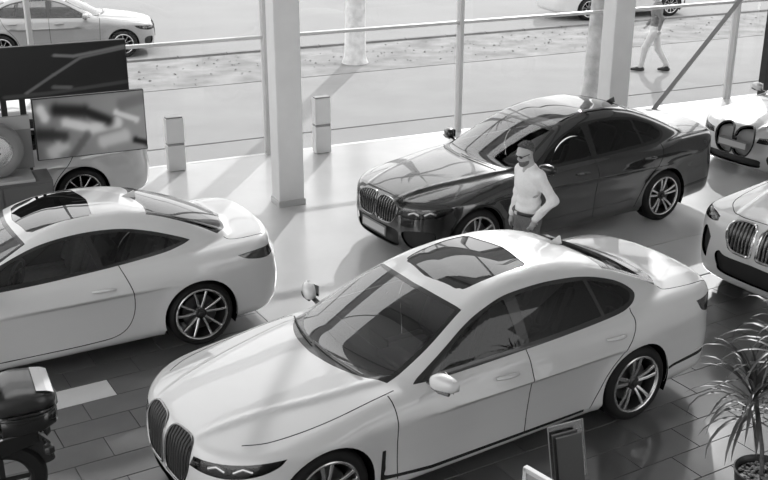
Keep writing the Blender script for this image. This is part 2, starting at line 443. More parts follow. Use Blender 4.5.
def build_car(sp, name, label, cat, loc, yaw, group=None):
    car = empty(name, (loc[0], loc[1], loc[2] if len(loc) > 2 else 0), yaw, label, cat, group)
    paint = sp['paint']; h = sp.get('h', .027); wb2 = sp['wb']/2; Rt = sp['Rt']; Rr = sp['Rr']; Ra = Rt+sp.get('arch_gap', .04)
    Wf = lut(*zip(*sp['W'])); ins = lut(*zip(*sp['inset'])); zc = lut(*zip(*sp['zc'])); cr = lut(*zip(*sp['crown']))
    xfz = lut(*zip(*sp['xf'])); xrz = lut(*zip(*sp['xr'])); pf = lut(*zip(*sp['planf'])); prr = lut(*zip(*sp['planr']))
    prof = lut(*zip(*sp['prof'])); gw = lut(*zip(*sp['gw'])); rid = lut(*zip(*sp['ridge'])); zb = lut(*zip(*sp['zb']))
    xs = np.linspace(-3.2, 3.2, 1201); ps = prof(xs); dps = np.gradient(ps, xs)
    gmid = sp['gmid']; tum = sp['tumble']; tum2 = sp.get('tumble2', .3); zbelt = sp['zbelt']; cf, crr = sp['cf'], sp['cr']
    cx = sp.get('char', (.75, .02, .02))
    def body(x, y, z):
        ay = np.abs(y)
        zz = z-cx[1]*x
        side = ay-(Wf(x)-ins(zz))
        # crisp shoulder line and hollow under it
        d = zz-cx[0]; side = side-.005*np.exp(-(d/.05)**2)+.006*np.exp(-((d+.16)/.10)**2)
        for wx in (-wb2, wb2):
            r = np.sqrt((x-wx)**2+(z-Rt)**2); side = side-.016*np.exp(-((r-Ra)/.07)**2)
        yr = rid(x); hood = sstep((x-.4)/.5)*sstep((2.5-x)/.5)
        top = z-(zc(x)-cr(x)*(ay/.9)**2.4+hood*.016*sstep((yr-ay)/.07+.5)+hood*.010*np.exp(-((ay-yr)/.035)**2))
        front = x-(xfz(z)-pf(ay)); rear = -x+(xrz(z)+prr(ay)); bot = zb(x)-z
        f = smax(side, front, .10); f = smax(f, rear, .10); f = smax(f, top, sp.get('ktop', .09)); return smax(f, bot, .06)
    def green(x, y, z):
        ay = np.abs(y)
        w = np.tanh((x-gmid)/.35); X = x+np.where(w > 0, cf, crr)*w*ay*ay
        top = (z-np.interp(X, xs, ps)+sp.get('rcrown', .07)*ay*ay)/np.sqrt(1+np.interp(X, xs, dps)**2)
        dz = z-zbelt; side = (ay-(gw(x)-tum*dz-tum2*dz*np.abs(dz)))*.88
        return smax(smax(side, top, sp.get('kroof', .10)), zbelt-.25-z, .02)
    def F(x, y, z): return smin(body(x, y, z), green(x, y, z), .035)
    x0 = min(sp['xr'], key=lambda t: t[1])[1]-.1; x1 = max(sp['xf'], key=lambda t: t[1])[1]+.1
    P, N, Q = surface_nets(F, (x0, -1.12, .08), (x1, 1.12, sp['H']+.06), h)
    bvh = BVHTree.FromPolygons([tuple(p) for p in P], [tuple(int(i) for i in q) for q in Q])
    S = Skin(P, N, Q)
    def onside(x, z, s=1):
        r = bvh.ray_cast(Vector((x, 1.6*s, z)), Vector((0, -s, 0)));  return r[0], r[1]
    def onfront(y, z):
        r = bvh.ray_cast(Vector((3.5, y, z)), Vector((-1, 0, 0))); return r[0], r[1]
    def onrear(y, z):
        r = bvh.ray_cast(Vector((-3.5, y, z)), Vector((1, 0, 0))); return r[0], r[1]
    def ontop(x, y):
        r = bvh.ray_cast(Vector((x, y, 3)), Vector((0, 0, -1))); return r[0], r[1]
    tside = lambda c, n: (np.abs(n[:, 1]) > .30) & (np.abs(c[:, 1]) > .3)
    ttop = lambda c, n: (n[:, 2] > .15)
    tfront = lambda c, n: (n[:, 0] > .10) & (c[:, 0] > 1.0)
    trear = lambda c, n: (n[:, 0] < -.10) & (c[:, 0] < -1.0)
    # wheel openings
    th = np.linspace(0, 2*np.pi, 41)[:-1]
    for wx in (-wb2, wb2):
        S.cut(np.stack([wx+Ra*np.cos(th), Rt+Ra*np.sin(th)], 1), 'side', 'hole', lambda c, n: (np.abs(c[:, 1]) > .55) & (n[:, 2] > -.6))
        S.cut([(wx-Ra, .60), (wx+Ra, .60), (wx+Ra, 1.2), (wx-Ra, 1.2)], 'top', 'hole', lambda c, n: (n[:, 2] < -.4) & (c[:, 2] < .5))
    # glass
    ws = curve(sp['windshield'], 6); rw = curve(sp['rear_window'], 6)
    tg = lambda c, n: (n[:, 2] > .12) & (c[:, 2] > zbelt-.08)
    S.cut(ws, 'top', 'windshield_edge', tg)
    S.cut(curve(sp['windshield_in'], 6), 'top', 'windshield', tg, ['windshield_edge'])
    S.cut(rw, 'top', 'rear_window_edge', lambda c, n: (n[:, 2] > .12) & (c[:, 2] > sp.get('rw_min', 1.02)))
    if 'rear_window_in' in sp: S.cut(curve(sp['rear_window_in'], 6), 'top', 'rear_window', tg, ['rear_window_edge'])
    if 'sunroof' in sp:
        S.cut(curve(sp['sunroof'], 5), 'top', 'sunroof', lambda c, n: (n[:, 2] > .6) & (c[:, 2] > zbelt+.2))
    tdlo = lambda c, n: (np.abs(n[:, 1]) > .25) & (c[:, 2] > zbelt-.14) & (np.abs(c[:, 1]) > .3)
    S.cut(curve(sp['dlo'], 6), 'side', 'window_trim', tdlo, ['body'])
    panes = []
    for k, pl in enumerate(sp['panes']):
        S.cut(curve(pl, 5), 'side', 'pane%d' % k, tdlo, ['window_trim']); panes.append('pane%d' % k)
    # panels
    names = []
    for pn, view, pl, wseam in sp['panels']:
        pc = curve(pl, 5); t = {'side': tside, 'top': ttop, 'front': tfront, 'rear': trear}[view]
        if view == 'top' and pn == 'hood': t = lambda c, n: (n[:, 2] > .3) & (c[:, 0] > .4) & (c[:, 2] > .6)
        if view == 'top' and pn == 'trunk_lid': t = lambda c, n: (n[:, 2] > .2) & (c[:, 0] < -1.2)
        S.cut(pc, view, pn, t, ['body']); names.append(pn)
    gaps = []
    for view, pl in sp['seams']:
        gaps.append('panel_gap%d' % len(gaps))
        t = {'side': tside, 'top': ttop, 'front': tfront, 'rear': trear}[view]
        S.cut(strip(curve(pl, 5, False), sp.get('gapw', .009)), view, gaps[-1], t, ['body']+names)
    hl = sp['headlight']; ang = math.radians(hl['ang']); e = (-math.sin(ang), math.cos(ang))
    vh = lambda p: np.stack([p[:, 0]*e[0]+np.abs(p[:, 1])*e[1], p[:, 2]], 1)
    pts = []
    for q in hl['pts']:                   # given as (x, y, z[, corner])
        pts.append((q[0]*e[0]+q[1]*e[1], q[2])+((1,) if len(q) > 3 else ()))
    S.cut(curve(pts, 5), vh, 'headlight', lambda c, n: (c[:, 0] > .8) & (n[:, 0] > -.2) & (c[:, 2] > .35), ['body', 'hood', 'front_bumper']+gaps)
    tl = sp['taillight']; angt = math.radians(tl['ang']); et = (math.sin(angt), math.cos(angt))
    vt = lambda p: np.stack([p[:, 0]*et[0]+np.abs(p[:, 1])*et[1], p[:, 2]], 1)
    pts = [(q[0]*et[0]+q[1]*et[1], q[2])+((1,) if len(q) > 3 else ()) for q in tl['pts']]
    S.cut(curve(pts, 5), vt, 'taillight', lambda c, n: (c[:, 0] < -.8) & (n[:, 0] < .3) & (c[:, 2] > .5), ['body', 'trunk_lid', 'rear_bumper']+gaps)
    kid = curve(sp['kidney'], 5)
    S.cut(kid, 'front', 'kidney', lambda c, n: (n[:, 0] > .05) & (c[:, 0] > 1.3), ['body', 'hood', 'front_bumper', 'headlight']+gaps)
    for k, pl in enumerate(sp.get('intakes', [])):
        S.cut(curve(pl, 5), 'front', 'intake%d' % k, tfront, ['body', 'front_bumper'])
    for view, pl, lab in sp.get('trims', []):
        S.cut(curve(pl, 5), view, lab, {'side': tside, 'front': tfront, 'rear': trear}[view], ['body', 'rear_bumper', 'front_bumper', 'front_door', 'rear_door']+gaps)
    # ---- parts
    def part(nm, lab, m, off=0.0, side=None, parent=car, label=None):
        r = S.piece(lab, side, off)
        if r is None: return None
        o = link(nm, mesh(nm, r[0], r[2], m, True, r[1]), parent)
        if label: o['label'] = label
        return o
    part('body_shell', 'body', paint)
    for pn in dict.fromkeys(names):
        if 'door' in pn:
            for s in (1, -1):
                d = part(pn, pn, paint, 0, s)
                for hx, hz in sp['handles'].get(pn, []):
                    if d is None: continue
                    c, nn = onside(hx, hz, s)
                    if c is None: continue
                    mb = MB(); q = [c+Vector((dx, 0, dx*.05))+nn*(.006+.030*math.cos(dx/.12*math.pi/2)) for dx in np.linspace(-.11, .11, 9)]
                    mb.tube(q, [.013, .017, .020, .021, .021, .021, .020, .017, .013], 8, flat=.9)
                    mb.obj('door_handle', sp.get('handle_mat', paint), d, True)
        else:
            part(pn, pn, paint)
    for gk in gaps:
        for s in (1, -1): part('panel_gap', gk, 'gap_dark', -.006, s)
    part('windshield_border', 'windshield_edge', 'trim_black'); part('windshield', 'windshield', sp.get('ws_glass', 'car_glass_clear'))
    part('rear_window_border', 'rear_window_edge', 'trim_black'); part('rear_window', 'rear_window', sp.get('rw_glass', 'car_glass_dark'))
    for s in (1, -1):
        part('window_trim', 'window_trim', sp.get('trim', 'trim_black'), .002, s)
        for k, pn in enumerate(panes):
            part('side_window', pn, sp['pane_mat'][k], 0, s)
        part('headlight', 'headlight', 'lamp_dark', -.03, s)
        part('taillight', 'taillight', sp.get('tail_mat', 'tail_lens'), .002, s)
    if 'sunroof' in sp:
        part('sunroof', 'sunroof', 'roof_glass', -.004)
    for lab in sorted({t[2] for t in sp.get('trims', [])}):
        for s in (1, -1): part(lab, lab, 'trim_black', .003, s)
    for k in range(len(sp.get('intakes', []))):
        if k == 0: part('air_intake', 'intake0', 'plastic_dark', -.03)
        else:
            for s in (1, -1): part('air_intake', 'intake%d' % k, 'plastic_dark', -.03, s)
    # headlight lenses and cover
    for s in (1, -1):
        cov = part('lamp_cover', 'headlight', 'lamp_cover', 0.0, s)
        hlo = [o for o in car.children if o.name.split('.')[0] == 'headlight' and abs(o.data.vertices[0].co.y) > 0 and o.data.vertices[0].co.y*s > 0]
        if hlo:
            if cov: cov.parent = hlo[0]
            for q in hl['lenses']:
                mb = MB(); path = []
                for (fx, fy, fz) in q:
                    r = bvh.ray_cast(Vector((fx+math.cos(math.radians(hl['ang']))*.6, (fy+math.sin(math.radians(hl['ang']))*.6)*s, fz)), Vector((-math.cos(math.radians(hl['ang'])), -math.sin(math.radians(hl['ang']))*s, 0)))
                    if r[0] is not None: path.append(r[0]-r[1]*.018)
                if len(path) > 1: mb.tube(path, hl.get('lr', .012), 8).obj('lamp_lens', 'lamp_lens', hlo[0], True)
    # kidneys: recessed mesh, slats, frame
    for s in (1, -1):
        g = part('grille', 'kidney', sp.get('kin', 'plastic_dark'), -.055, s)
        if g is None: continue
        path = []
        for (y, z) in kid:
            c, nn = onfront(y*s, z)
            if c is not None: path.append(c+nn*.002)
        MB().tube(path, sp.get('kframe', .012), 6, True).obj('grille_frame', sp.get('kmat', 'chrome'), g, True)
        y0, y1 = kid[:, 0].min(), kid[:, 0].max(); ns = sp.get('slats', 9)
        for k in range(ns):
            y = y0+(y1-y0)*(k+.7)/(ns+.4)
            zs = []
            n = len(kid)
            for i in range(n):
                a, b = kid[i-1], kid[i]
                if (a[0] > y) != (b[0] > y): zs.append(a[1]+(b[1]-a[1])*(y-a[0])/(b[0]-a[0]))
            if len(zs) < 2: continue
            za, zb_ = min(zs), max(zs); pa = []
            for z in np.linspace(za, zb_, 6):
                c, nn = onfront(y*s, z)
                if c is not None: pa.append(c-Vector((.012, 0, 0)))
            if len(pa) > 2: MB().tube(pa, sp.get('slat_r', .010), 6).obj('slat', sp.get('slat_mat', 'chrome_dark'), g, True)
    # licence plates
    if 'plate' in sp:
        c, nn = onfront(0, sp['plate'][0])
        if c is not None:
            M = Matrix.Translation((c.x+.012, 0, sp['plate'][0])) @ Matrix.Rotation(-sp['plate'][1], 4, 'Y')
            MB().box((0, 0, 0), (.012, .54, .125), M, .004).obj('licence_plate', 'plate_grey', car)
            for e_ in (-1, 1): pass
            MB().box((.008, 0, 0), (.004, .50, .085), M, .001).obj('plate_face', sp.get('plate_mat', 'plate_white'), car.children[-1] if False else [o for o in car.children if o.name.startswith('licence_plate')][0])
    # round badge on the nose
    if 'badge' in sp:
        c, nn = ontop(sp['badge'], 0)
        if c is not None:
            Mq = Matrix.Translation(c) @ nn.to_track_quat('Z', 'Y').to_matrix().to_4x4()
            b = MB().lathe([(0, .006), (.03, .006), (.041, .004), (.042, -.01)], 24, 'z', Mq).obj('badge', 'chrome', car, True)
            MB().lathe([(0, .0075), (.027, .0072), (.028, .004)], 4, 'z', Mq).obj('badge_quarters', 'screen_black', b)
    # wheel-arch liners
    for wx in (-wb2, wb2):
        for s in (1, -1):
            yo = float(Wf(np.array([wx]))[0])-.035; vs_ = []; fs = []; K = 20
            for k in range(K+1):
                a = math.radians(-25+230*k/K); rr = Ra+.004
                vs_ += [(wx+rr*math.cos(a), yo*s, Rt+rr*math.sin(a)), (wx+rr*math.cos(a), .52*s, Rt+rr*math.sin(a))]
            for k in range(K): fs.append([2*k, 2*k+1, 2*k+3, 2*k+2])
            n = len(vs_); vs_.append((wx, .52*s, Rt)); fs += [[2*k+1, n, 2*k+3] for k in range(K)]
            MB().add(vs_, fs).obj('arch_liner', 'gap_dark', car)
            add_wheel(car, wx, (yo-sp['wheel_w']/2+sp.get('wheel_out', .015))*s, Rt, s, sp['style'], Rt, Rr, sp['wheel_w'], sp.get('spin', 0), sp.get('interior', True))
    # door mirrors
    mx, my, mz = sp['mirror']
    for s in (1, -1):
        M = Matrix.Translation((mx, my*s, mz))
        vs_ = []; fs = []; R_, Sg = 8, 16
        for i in range(R_+1):
            u_ = i/R_; ph = u_*math.pi
            for k in range(Sg):
                t = 2*math.pi*k/Sg; cx_, sx_ = math.cos(t), math.sin(t)
                px = .085*math.copysign(abs(cx_)**.7, cx_)*math.sin(ph)**.6; pz = .075*math.copysign(abs(sx_)**.75, sx_)*math.sin(ph)**.6
                py = -.115*math.cos(ph); tp = 1-.25*(py+.115)/.23
                if px < -.03: px = -.03
                vs_.append((px*tp-.25*(py), s*py, pz*tp+.03*py))
        for i in range(R_):
            for k in range(Sg): fs.append([i*Sg+k, (i+1)*Sg+k, (i+1)*Sg+(k+1) % Sg, i*Sg+(k+1) % Sg][::s])
        mo = MB().add(vs_, fs, M).obj('door_mirror', sp.get('mirror_mat', paint), car, True, 60)
        MB().tube([(.01, -.20*s, -.07), (.01, -.10*s, -.055), (.0, -.02*s, -.05)], [.03, .026, .03], 8, M=M, flat=.6).obj('mirror_arm', 'trim_black', mo, True)
        MB().box((-.030+.0, .0, 0), (.006, .17, .105), M @ Matrix.Rotation(s*-.25, 4, 'Z'), .003).obj('mirror_glass', 'chrome', mo)
        MB().tube([(.055, -.09*s, -.052), (.06, 0, -.05), (.03, .085*s, -.045)], .014, 6, M=M).obj('mirror_base', 'trim_black', mo, True)
    # antenna fin
    if 'fin' in sp:
        c, nn = ontop(sp['fin'], 0)
        MB().add([(-.09, .028, -.015), (-.09, -.028, -.015), (.11, 0, -.012), (-.085, .006, .055), (-.085, -.006, .055), (.0, 0, .028), (.03, .022, -.014), (.03, -.022, -.014)],
                 [[0, 1, 4, 3], [0, 3, 5, 6], [6, 5, 2], [2, 5, 7], [7, 5, 4, 1], [3, 4, 5]], Matrix.Translation(c)).obj('antenna_fin', paint, car)
    # wipers
    if sp.get('wipers', True):
        for y0, y1 in ((.55, -.10), (-.10, -.66)):
            pa = []
            for t in np.linspace(0, 1, 8):
                yy = y0+(y1-y0)*t; xx = sp['wiper_x']-.28*yy*yy-.03*t
                c, nn = ontop(xx, yy)
                if c is not None: pa.append(c+nn*.016)
            if len(pa) > 2: MB().tube(pa, .007, 6).obj('wiper', 'trim_black', car)
    # cabin
    if sp.get('interior', True):
        it = sp['int']
        zf = .28
        MB().box(((it['x0']+it['x1'])/2, 0, zf), (it['x1']-it['x0'], 1.45, .04)).obj('cabin_floor', 'plastic_dark', car)
        for sx in it['front']:
            for s in (1, -1): seat(car, sx, s*.37, .42, .38, .52, it.get('mat', 'leather_dark'))
        if 'rear' in it:
            for s in (1, -1): seat(car, it['rear'], s*.36, it.get('rz', .38), .42, .60, it.get('mat', 'leather_dark'), it.get('rhr', True))
        dx = it['dash']; vs_ = []; fs = []
        prf = [(.42, .55), (.40, .95+it.get('dz', 0)), (.16, .97+it.get('dz', 0)), (.0, .93+it.get('dz', 0)), (-.10, .84), (-.10, .70), (.02, .60), (.05, .45)]
        n = len(prf)
        for yy, sc in ((-.70, 1), (0, 1), (.70, 1)):
            for (a, b) in prf: vs_.append((dx+a-.10*yy*yy, yy, b))
        for j in range(2):
            for i in range(n-1): fs.append([j*n+i, j*n+i+1, (j+1)*n+i+1, (j+1)*n+i])
        dsh = MB().add(vs_, fs).obj('dashboard', 'dash_dark', car)
        MB().box((dx-.02, .40, .97+it.get('dz', 0)), (.20, .34, .07), None, .03).obj('instrument_hood', 'dash_dark', dsh, True)
        MB().box((dx-.09, 0, .93+it.get('dz', 0)), (.02, .28, .12), None, .006).obj('centre_screen', 'screen_black', dsh)
        MB().box((dx-.45, 0, .50), (.80, .22, .24), None, .04).obj('centre_console', 'dash_dark', car, True)
        Ms = Matrix.Translation((dx-.34, .37, .86)) @ Matrix.Rotation(math.radians(64), 4, 'Y')
        st = MB().tube([(.185*math.cos(t), .185*math.sin(t), 0) for t in np.linspace(0, 2*np.pi, 29)[:-1]], .016, 8, True, Ms).obj('steering_wheel', 'leather_dark', car, True)
        MB().box((0, 0, -.01), (.13, .15, .05), Ms, .02).box((0, .11, -.005), (.04, .14, .02), Ms).box((0, -.11, -.005), (.04, .14, .02), Ms).box((.10, 0, -.005), (.14, .05, .02), Ms).obj('airbag_hub', 'plastic_dark', st, True)
        c, nn = ontop(it['rvm'], 0)
        MB().box((c.x-.02, 0, c.z-.11), (.03, .22, .065), None, .012).box((c.x, 0, c.z-.05), (.015, .03, .08)).obj('rear_view_mirror', 'trim_black', car, True)
    return car
# ------------------------------------------------------------------ car shapes (x forward, y left, z up, origin between the axles)
INSET = [(.10, .16), (.18, .085), (.26, .05), (.34, .046), (.45, .04), (.58, .022), (.70, .004), (.76, 0), (.84, .012), (.92, .04), (1.0, .085), (1.1, .15)]
def sedan():
    return dict(
    paint='paint_white', wb=3.07, Rt=.352, Rr=.262, wheel_w=.25, style='double', H=1.48, zbelt=1.0, gmid=-.55, tumble=.50, tumble2=.28, cf=.30, cr=.22,
    W=[(-2.75, .84), (-2.4, .895), (-1.9, .935), (-1.5, .95), (-.6, .95), (.6, .948), (1.5, .945), (2.0, .925), (2.4, .86)],
    inset=INSET, char=(.80, -.02, .02),
    zc=[(2.46, .64), (2.36, .755), (2.2, .82), (1.9, .89), (1.5, .95), (1.05, 1.0), (.6, 1.015), (-1.4, 1.04), (-1.9, 1.085), (-2.3, 1.095), (-2.6, 1.085), (-2.75, 1.06)],
    crown=[(2.4, .10), (1.5, .10), (.8, .07), (0, .04), (-1.6, .06), (-2.7, .10)],
    xf=[(.10, 2.26), (.2, 2.36), (.3, 2.40), (.45, 2.415), (.6, 2.405), (.75, 2.38), (.85, 2.34), (1.0, 2.2)],
    xr=[(.10, -2.50), (.2, -2.62), (.35, -2.69), (.55, -2.71), (.7, -2.69), (.9, -2.67), (1.0, -2.675), (1.1, -2.66), (1.2, -2.6)],
    planf=[(0, 0), (.3, .012), (.5, .05), (.65, .12), (.78, .23), (.88, .38), (.96, .60)],
    planr=[(0, 0), (.3, .01), (.5, .035), (.65, .08), (.78, .16), (.88, .29), (.96, .5)],
    zb=[(-2.75, .26), (-2.2, .20), (-1.6, .165), (1.6, .165), (2.1, .17), (2.45, .19)],
    prof=[(1.32, .86), (1.0, 1.01), (.6, 1.205), (.30, 1.335), (.10, 1.405), (-.15, 1.465), (-.5, 1.498), (-.8, 1.498), (-1.15, 1.452), (-1.5, 1.355), (-1.8, 1.238), (-2.1, 1.105), (-2.45, .93)],
    gw=[(1.2, .74), (.8, .79), (.3, .835), (-.5, .85), (-1.2, .83), (-1.7, .76), (-2.1, .66), (-2.4, .58)],
    ridge=[(2.3, .36), (1.9, .46), (1.3, .60), (.8, .68)],
    windshield=[(1.17, 0), (1.13, .30), (1.03, .54), (.90, .70, 1), (.52, .67), (.13, .575, 1), (.17, .30), (.19, 0), (.19, -.3), (1.17, -.3)],
    windshield_in=[(1.07, 0), (1.03, .30), (.94, .52), (.84, .655, 1), (.50, .63), (.17, .545, 1), (.215, .30), (.235, 0), (.235, -.3), (1.07, -.3)],
    rear_window=[(-1.42, -.2), (-1.42, .30), (-1.38, .55, 1), (-1.7, .58), (-1.98, .615, 1), (-2.08, .45), (-2.115, .2), (-2.12, -.2)],
    rear_window_in=[(-1.46, -.2), (-1.46, .30), (-1.44, .50), (-1.7, .545), (-1.94, .57), (-2.04, .42), (-2.075, .2), (-2.08, -.2)],
    rw_min=1.06,
    sunroof=[(.03, -.2), (.03, .28), (.0, .37), (-.08, .415), (-.58, .425), (-.64, .40), (-.67, .32), (-.68, -.2)],
    dlo=[(.74, .965, 1), (.46, 1.115), (.18, 1.255), (-.05, 1.335), (-.3, 1.385), (-.7, 1.395), (-1.1, 1.355), (-1.42, 1.265), (-1.60, 1.16), (-1.62, 1.09), (-1.50, 1.035), (-1.2, 1.015), (0, .985)],
    panes=[[(.52, 1.01, 1), (.36, 1.135), (.16, 1.24), (-.04, 1.31), (-.20, 1.355), (-.24, 1.35, 1), (-.27, 1.025, 1)],
           [(-.36, 1.365, 1), (-.7, 1.368), (-1.08, 1.33, 1), (-1.16, 1.05, 1), (-.36, 1.028, 1)],
           [(-1.12, 1.325, 1), (-1.38, 1.25), (-1.53, 1.17), (-1.56, 1.11), (-1.48, 1.068), (-1.20, 1.053, 1)]],
    pane_mat=['car_glass', 'car_glass_dark', 'car_glass_dark'],
    panels=[('hood', 'top', [(2.37, -.2), (2.37, .24), (2.29, .43), (2.13, .62), (1.92, .75), (1.65, .80), (1.3, .81), (1.02, .80), (.96, .75, 1), (1.10, .55), (1.20, .30), (1.23, 0), (1.23, -.2)], 1),
            ('front_door', 'side', [(.97, .94, 1), (.95, .6), (.93, .26, 1), (-.30, .26, 1), (-.31, .6), (-.31, 1.01, 1)], 1),
            ('rear_door', 'side', [(-.31, 1.01, 1), (-.31, .6), (-.30, .26, 1), (-1.02, .26, 1), (-1.10, .42), (-1.20, .60), (-1.40, .82), (-1.52, 1.03, 1)], 1),
            ('trunk_lid', 'top', [(-2.14, -.2), (-2.13, .3), (-2.06, .55), (-2.0, .66), (-2.2, .70), (-2.5, .70), (-2.60, .66), (-2.64, .3), (-2.64, -.2)], 1)],
    seams=[('top', [(2.08, .66), (1.92, .75), (1.65, .80), (1.3, .81), (1.02, .80), (.90, .79)]),
           ('side', [(.97, .96), (.95, .6), (.93, .26)]), ('side', [(-.31, 1.02), (-.31, .6), (-.30, .26)]),
           ('side', [(-1.52, 1.03), (-1.40, .82), (-1.20, .60), (-1.10, .42), (-1.02, .26)]),
           ('top', [(-2.00, .63), (-2.04, .69), (-2.3, .72), (-2.55, .70)])],
    handles={'front_door': [(-.06, .86)], 'rear_door': [(-1.22, .885)]},
    headlight=dict(ang=42, pts=[(2.30, .39, .695, 1), (2.2, .60, .715), (2.0, .80, .74), (1.84, .90, .755, 1), (1.92, .90, .70), (2.05, .84, .65), (2.2, .66, .615), (2.36, .39, .615, 1)],
                   lenses=[[(2.25, .52, .655), (2.2, .57, .685), (2.15, .62, .66)], [(2.1, .66, .665), (2.05, .71, .70), (2.0, .76, .675)]], lr=.014),
    taillight=dict(ang=42, pts=[(-2.66, .45, .93, 1), (-2.5, .75, .965), (-2.26, .88, .955, 1), (-2.32, .89, .86), (-2.52, .80, .81), (-2.68, .45, .86, 1)]),
    kidney=[(.022, .56), (.03, .70), (.07, .765), (.20, .78), (.34, .77), (.395, .70), (.39, .57), (.34, .46), (.27, .41), (.08, .41), (.03, .44)],
    slats=9, kframe=.009, kmat='chrome_dark', slat_mat='slat_dark', ws_glass='car_glass_bright', intakes=[[(.0, .36, 1), (.45, .36), (.50, .30), (.44, .23), (.0, .22, 1)], [(.60, .44), (.78, .46), (.82, .38), (.78, .28), (.62, .30)]],
    trims=[('side', [(-1.95, .40, 1), (-2.45, .43, 1), (-2.45, .395, 1), (-1.95, .375, 1)], 'bumper_vent'), ('side', [(1.08, .56, 1), (1.09, .30, 1), (.62, .245, 1), (.62, .275, 1), (1.02, .325), (1.045, .40), (1.05, .56, 1)], 'fender_vent'),
           ('side', [(.62, .275, 1), (-.95, .275, 1), (-.95, .25, 1), (.62, .245, 1)], 'sill_strip')],
    mirror=(.60, 1.03, 1.03), fin=-1.30, wiper_x=1.10,
    int=dict(x0=-1.9, x1=1.1, front=[-.10], rear=-1.08, dash=.62, rvm=.30))
S7 = sedan(); S7['plate'] = (.36, .05); del S7['plate']
def fit(sp, sx=1.0, sy=1.0, sz=1.0):
    """a copy of a car shape stretched to another length, width and height"""
    o = dict(sp)
    m = lambda k, a, b: [tuple([p[0]*a, p[1]*b]+list(p[2:])) for p in k]
    for k in ('W', 'gw', 'ridge', 'windshield', 'windshield_in', 'rear_window', 'rear_window_in', 'sunroof'):
        if k in o: o[k] = m(o[k], sx, sy)
    for k in ('zc', 'crown', 'zb', 'prof', 'dlo'): o[k] = m(o[k], sx, sz)
    o['inset'] = m(o['inset'], sz, 1); o['xf'] = m(o['xf'], sz, sx); o['xr'] = m(o['xr'], sz, sx); o['planf'] = m(o['planf'], sy, 1); o['planr'] = m(o['planr'], sy, 1)
    o['panes'] = [m(p, sx, sz) for p in o['panes']]
    vw = {'side': (sx, sz), 'top': (sx, sy), 'front': (sy, sz), 'rear': (sy, sz)}
    o['panels'] = [(a, v, m(p, *vw[v]), w) for a, v, p, w in o['panels']]; o['seams'] = [(v, m(p, *vw[v])) for v, p in o['seams']]; o['trims'] = [(v, m(p, *vw[v]), l) for v, p, l in o['trims']]
    o['handles'] = {k: m(v, sx, sz) for k, v in o['handles'].items()}
    q3 = lambda L: [tuple([p[0]*sx, p[1]*sy, p[2]*sz]+list(p[3:])) for p in L]
    o['headlight'] = dict(o['headlight'], pts=q3(o['headlight']['pts']), lenses=[q3(l) for l in o['headlight']['lenses']]); o['taillight'] = dict(o['taillight'], pts=q3(o['taillight']['pts']))
    o['kidney'] = m(o['kidney'], sy, sz); o['intakes'] = [m(p, sy, sz) for p in o['intakes']]
    o['mirror'] = (o['mirror'][0]*sx, o['mirror'][1]*sy, o['mirror'][2]*sz)
    for k in ('badge', 'fin', 'wiper_x', 'wb', 'gmid'):
        if k in o: o[k] *= sx
    o['zbelt'] *= sz; o['H'] *= sz; o['rw_min'] = o.get('rw_min', 1.02)*sz; c = o['char']; o['char'] = (c[0]*sz, c[1], c[2])
    i = dict(o['int']); i['front'] = [x*sx for x in i['front']]
    for k in ('x0', 'x1', 'rear', 'dash', 'rvm'):
        if k in i: i[k] *= sx
    i['dz'] = i.get('dz', 0)+.95*(sz-1); o['int'] = i
    return o
# long black saloon
S5 = fit(sedan(), 1.0, 1.0, 1.045)
S5.update(paint='paint_black', style='double', Rr=.262, kidney=[(.02, .66), (.03, .76), (.09, .80), (.28, .79), (.40, .745), (.43, .68), (.37, .56), (.27, .515), (.08, .515), (.025, .56)], slats=8, kmat='chrome_dark',
          slat_mat='chrome_dark', plate=(.40, .05), plate_mat='plate_white', ws_glass='car_glass_bright', rw_glass='car_glass_bright', mirror_mat='trim_black', trim='trim_black', handle_mat='paint_black',
          intakes=[[(.0, .47, 1), (.42, .47), (.46, .36), (.40, .25), (.0, .24, 1)], [(.52, .46), (.80, .50), (.84, .40), (.80, .27), (.60, .28)]], pane_mat=['car_glass', 'car_glass_dark', 'car_glass_dark'])
S5['trims'] = [S5['trims'][0]]
S5['sunroof'] = [(.02, -.2), (.02, .30), (-.03, .50), (-.12, .53), (-1.05, .52), (-1.15, .50), (-1.18, .38), (-1.18, -.2)]
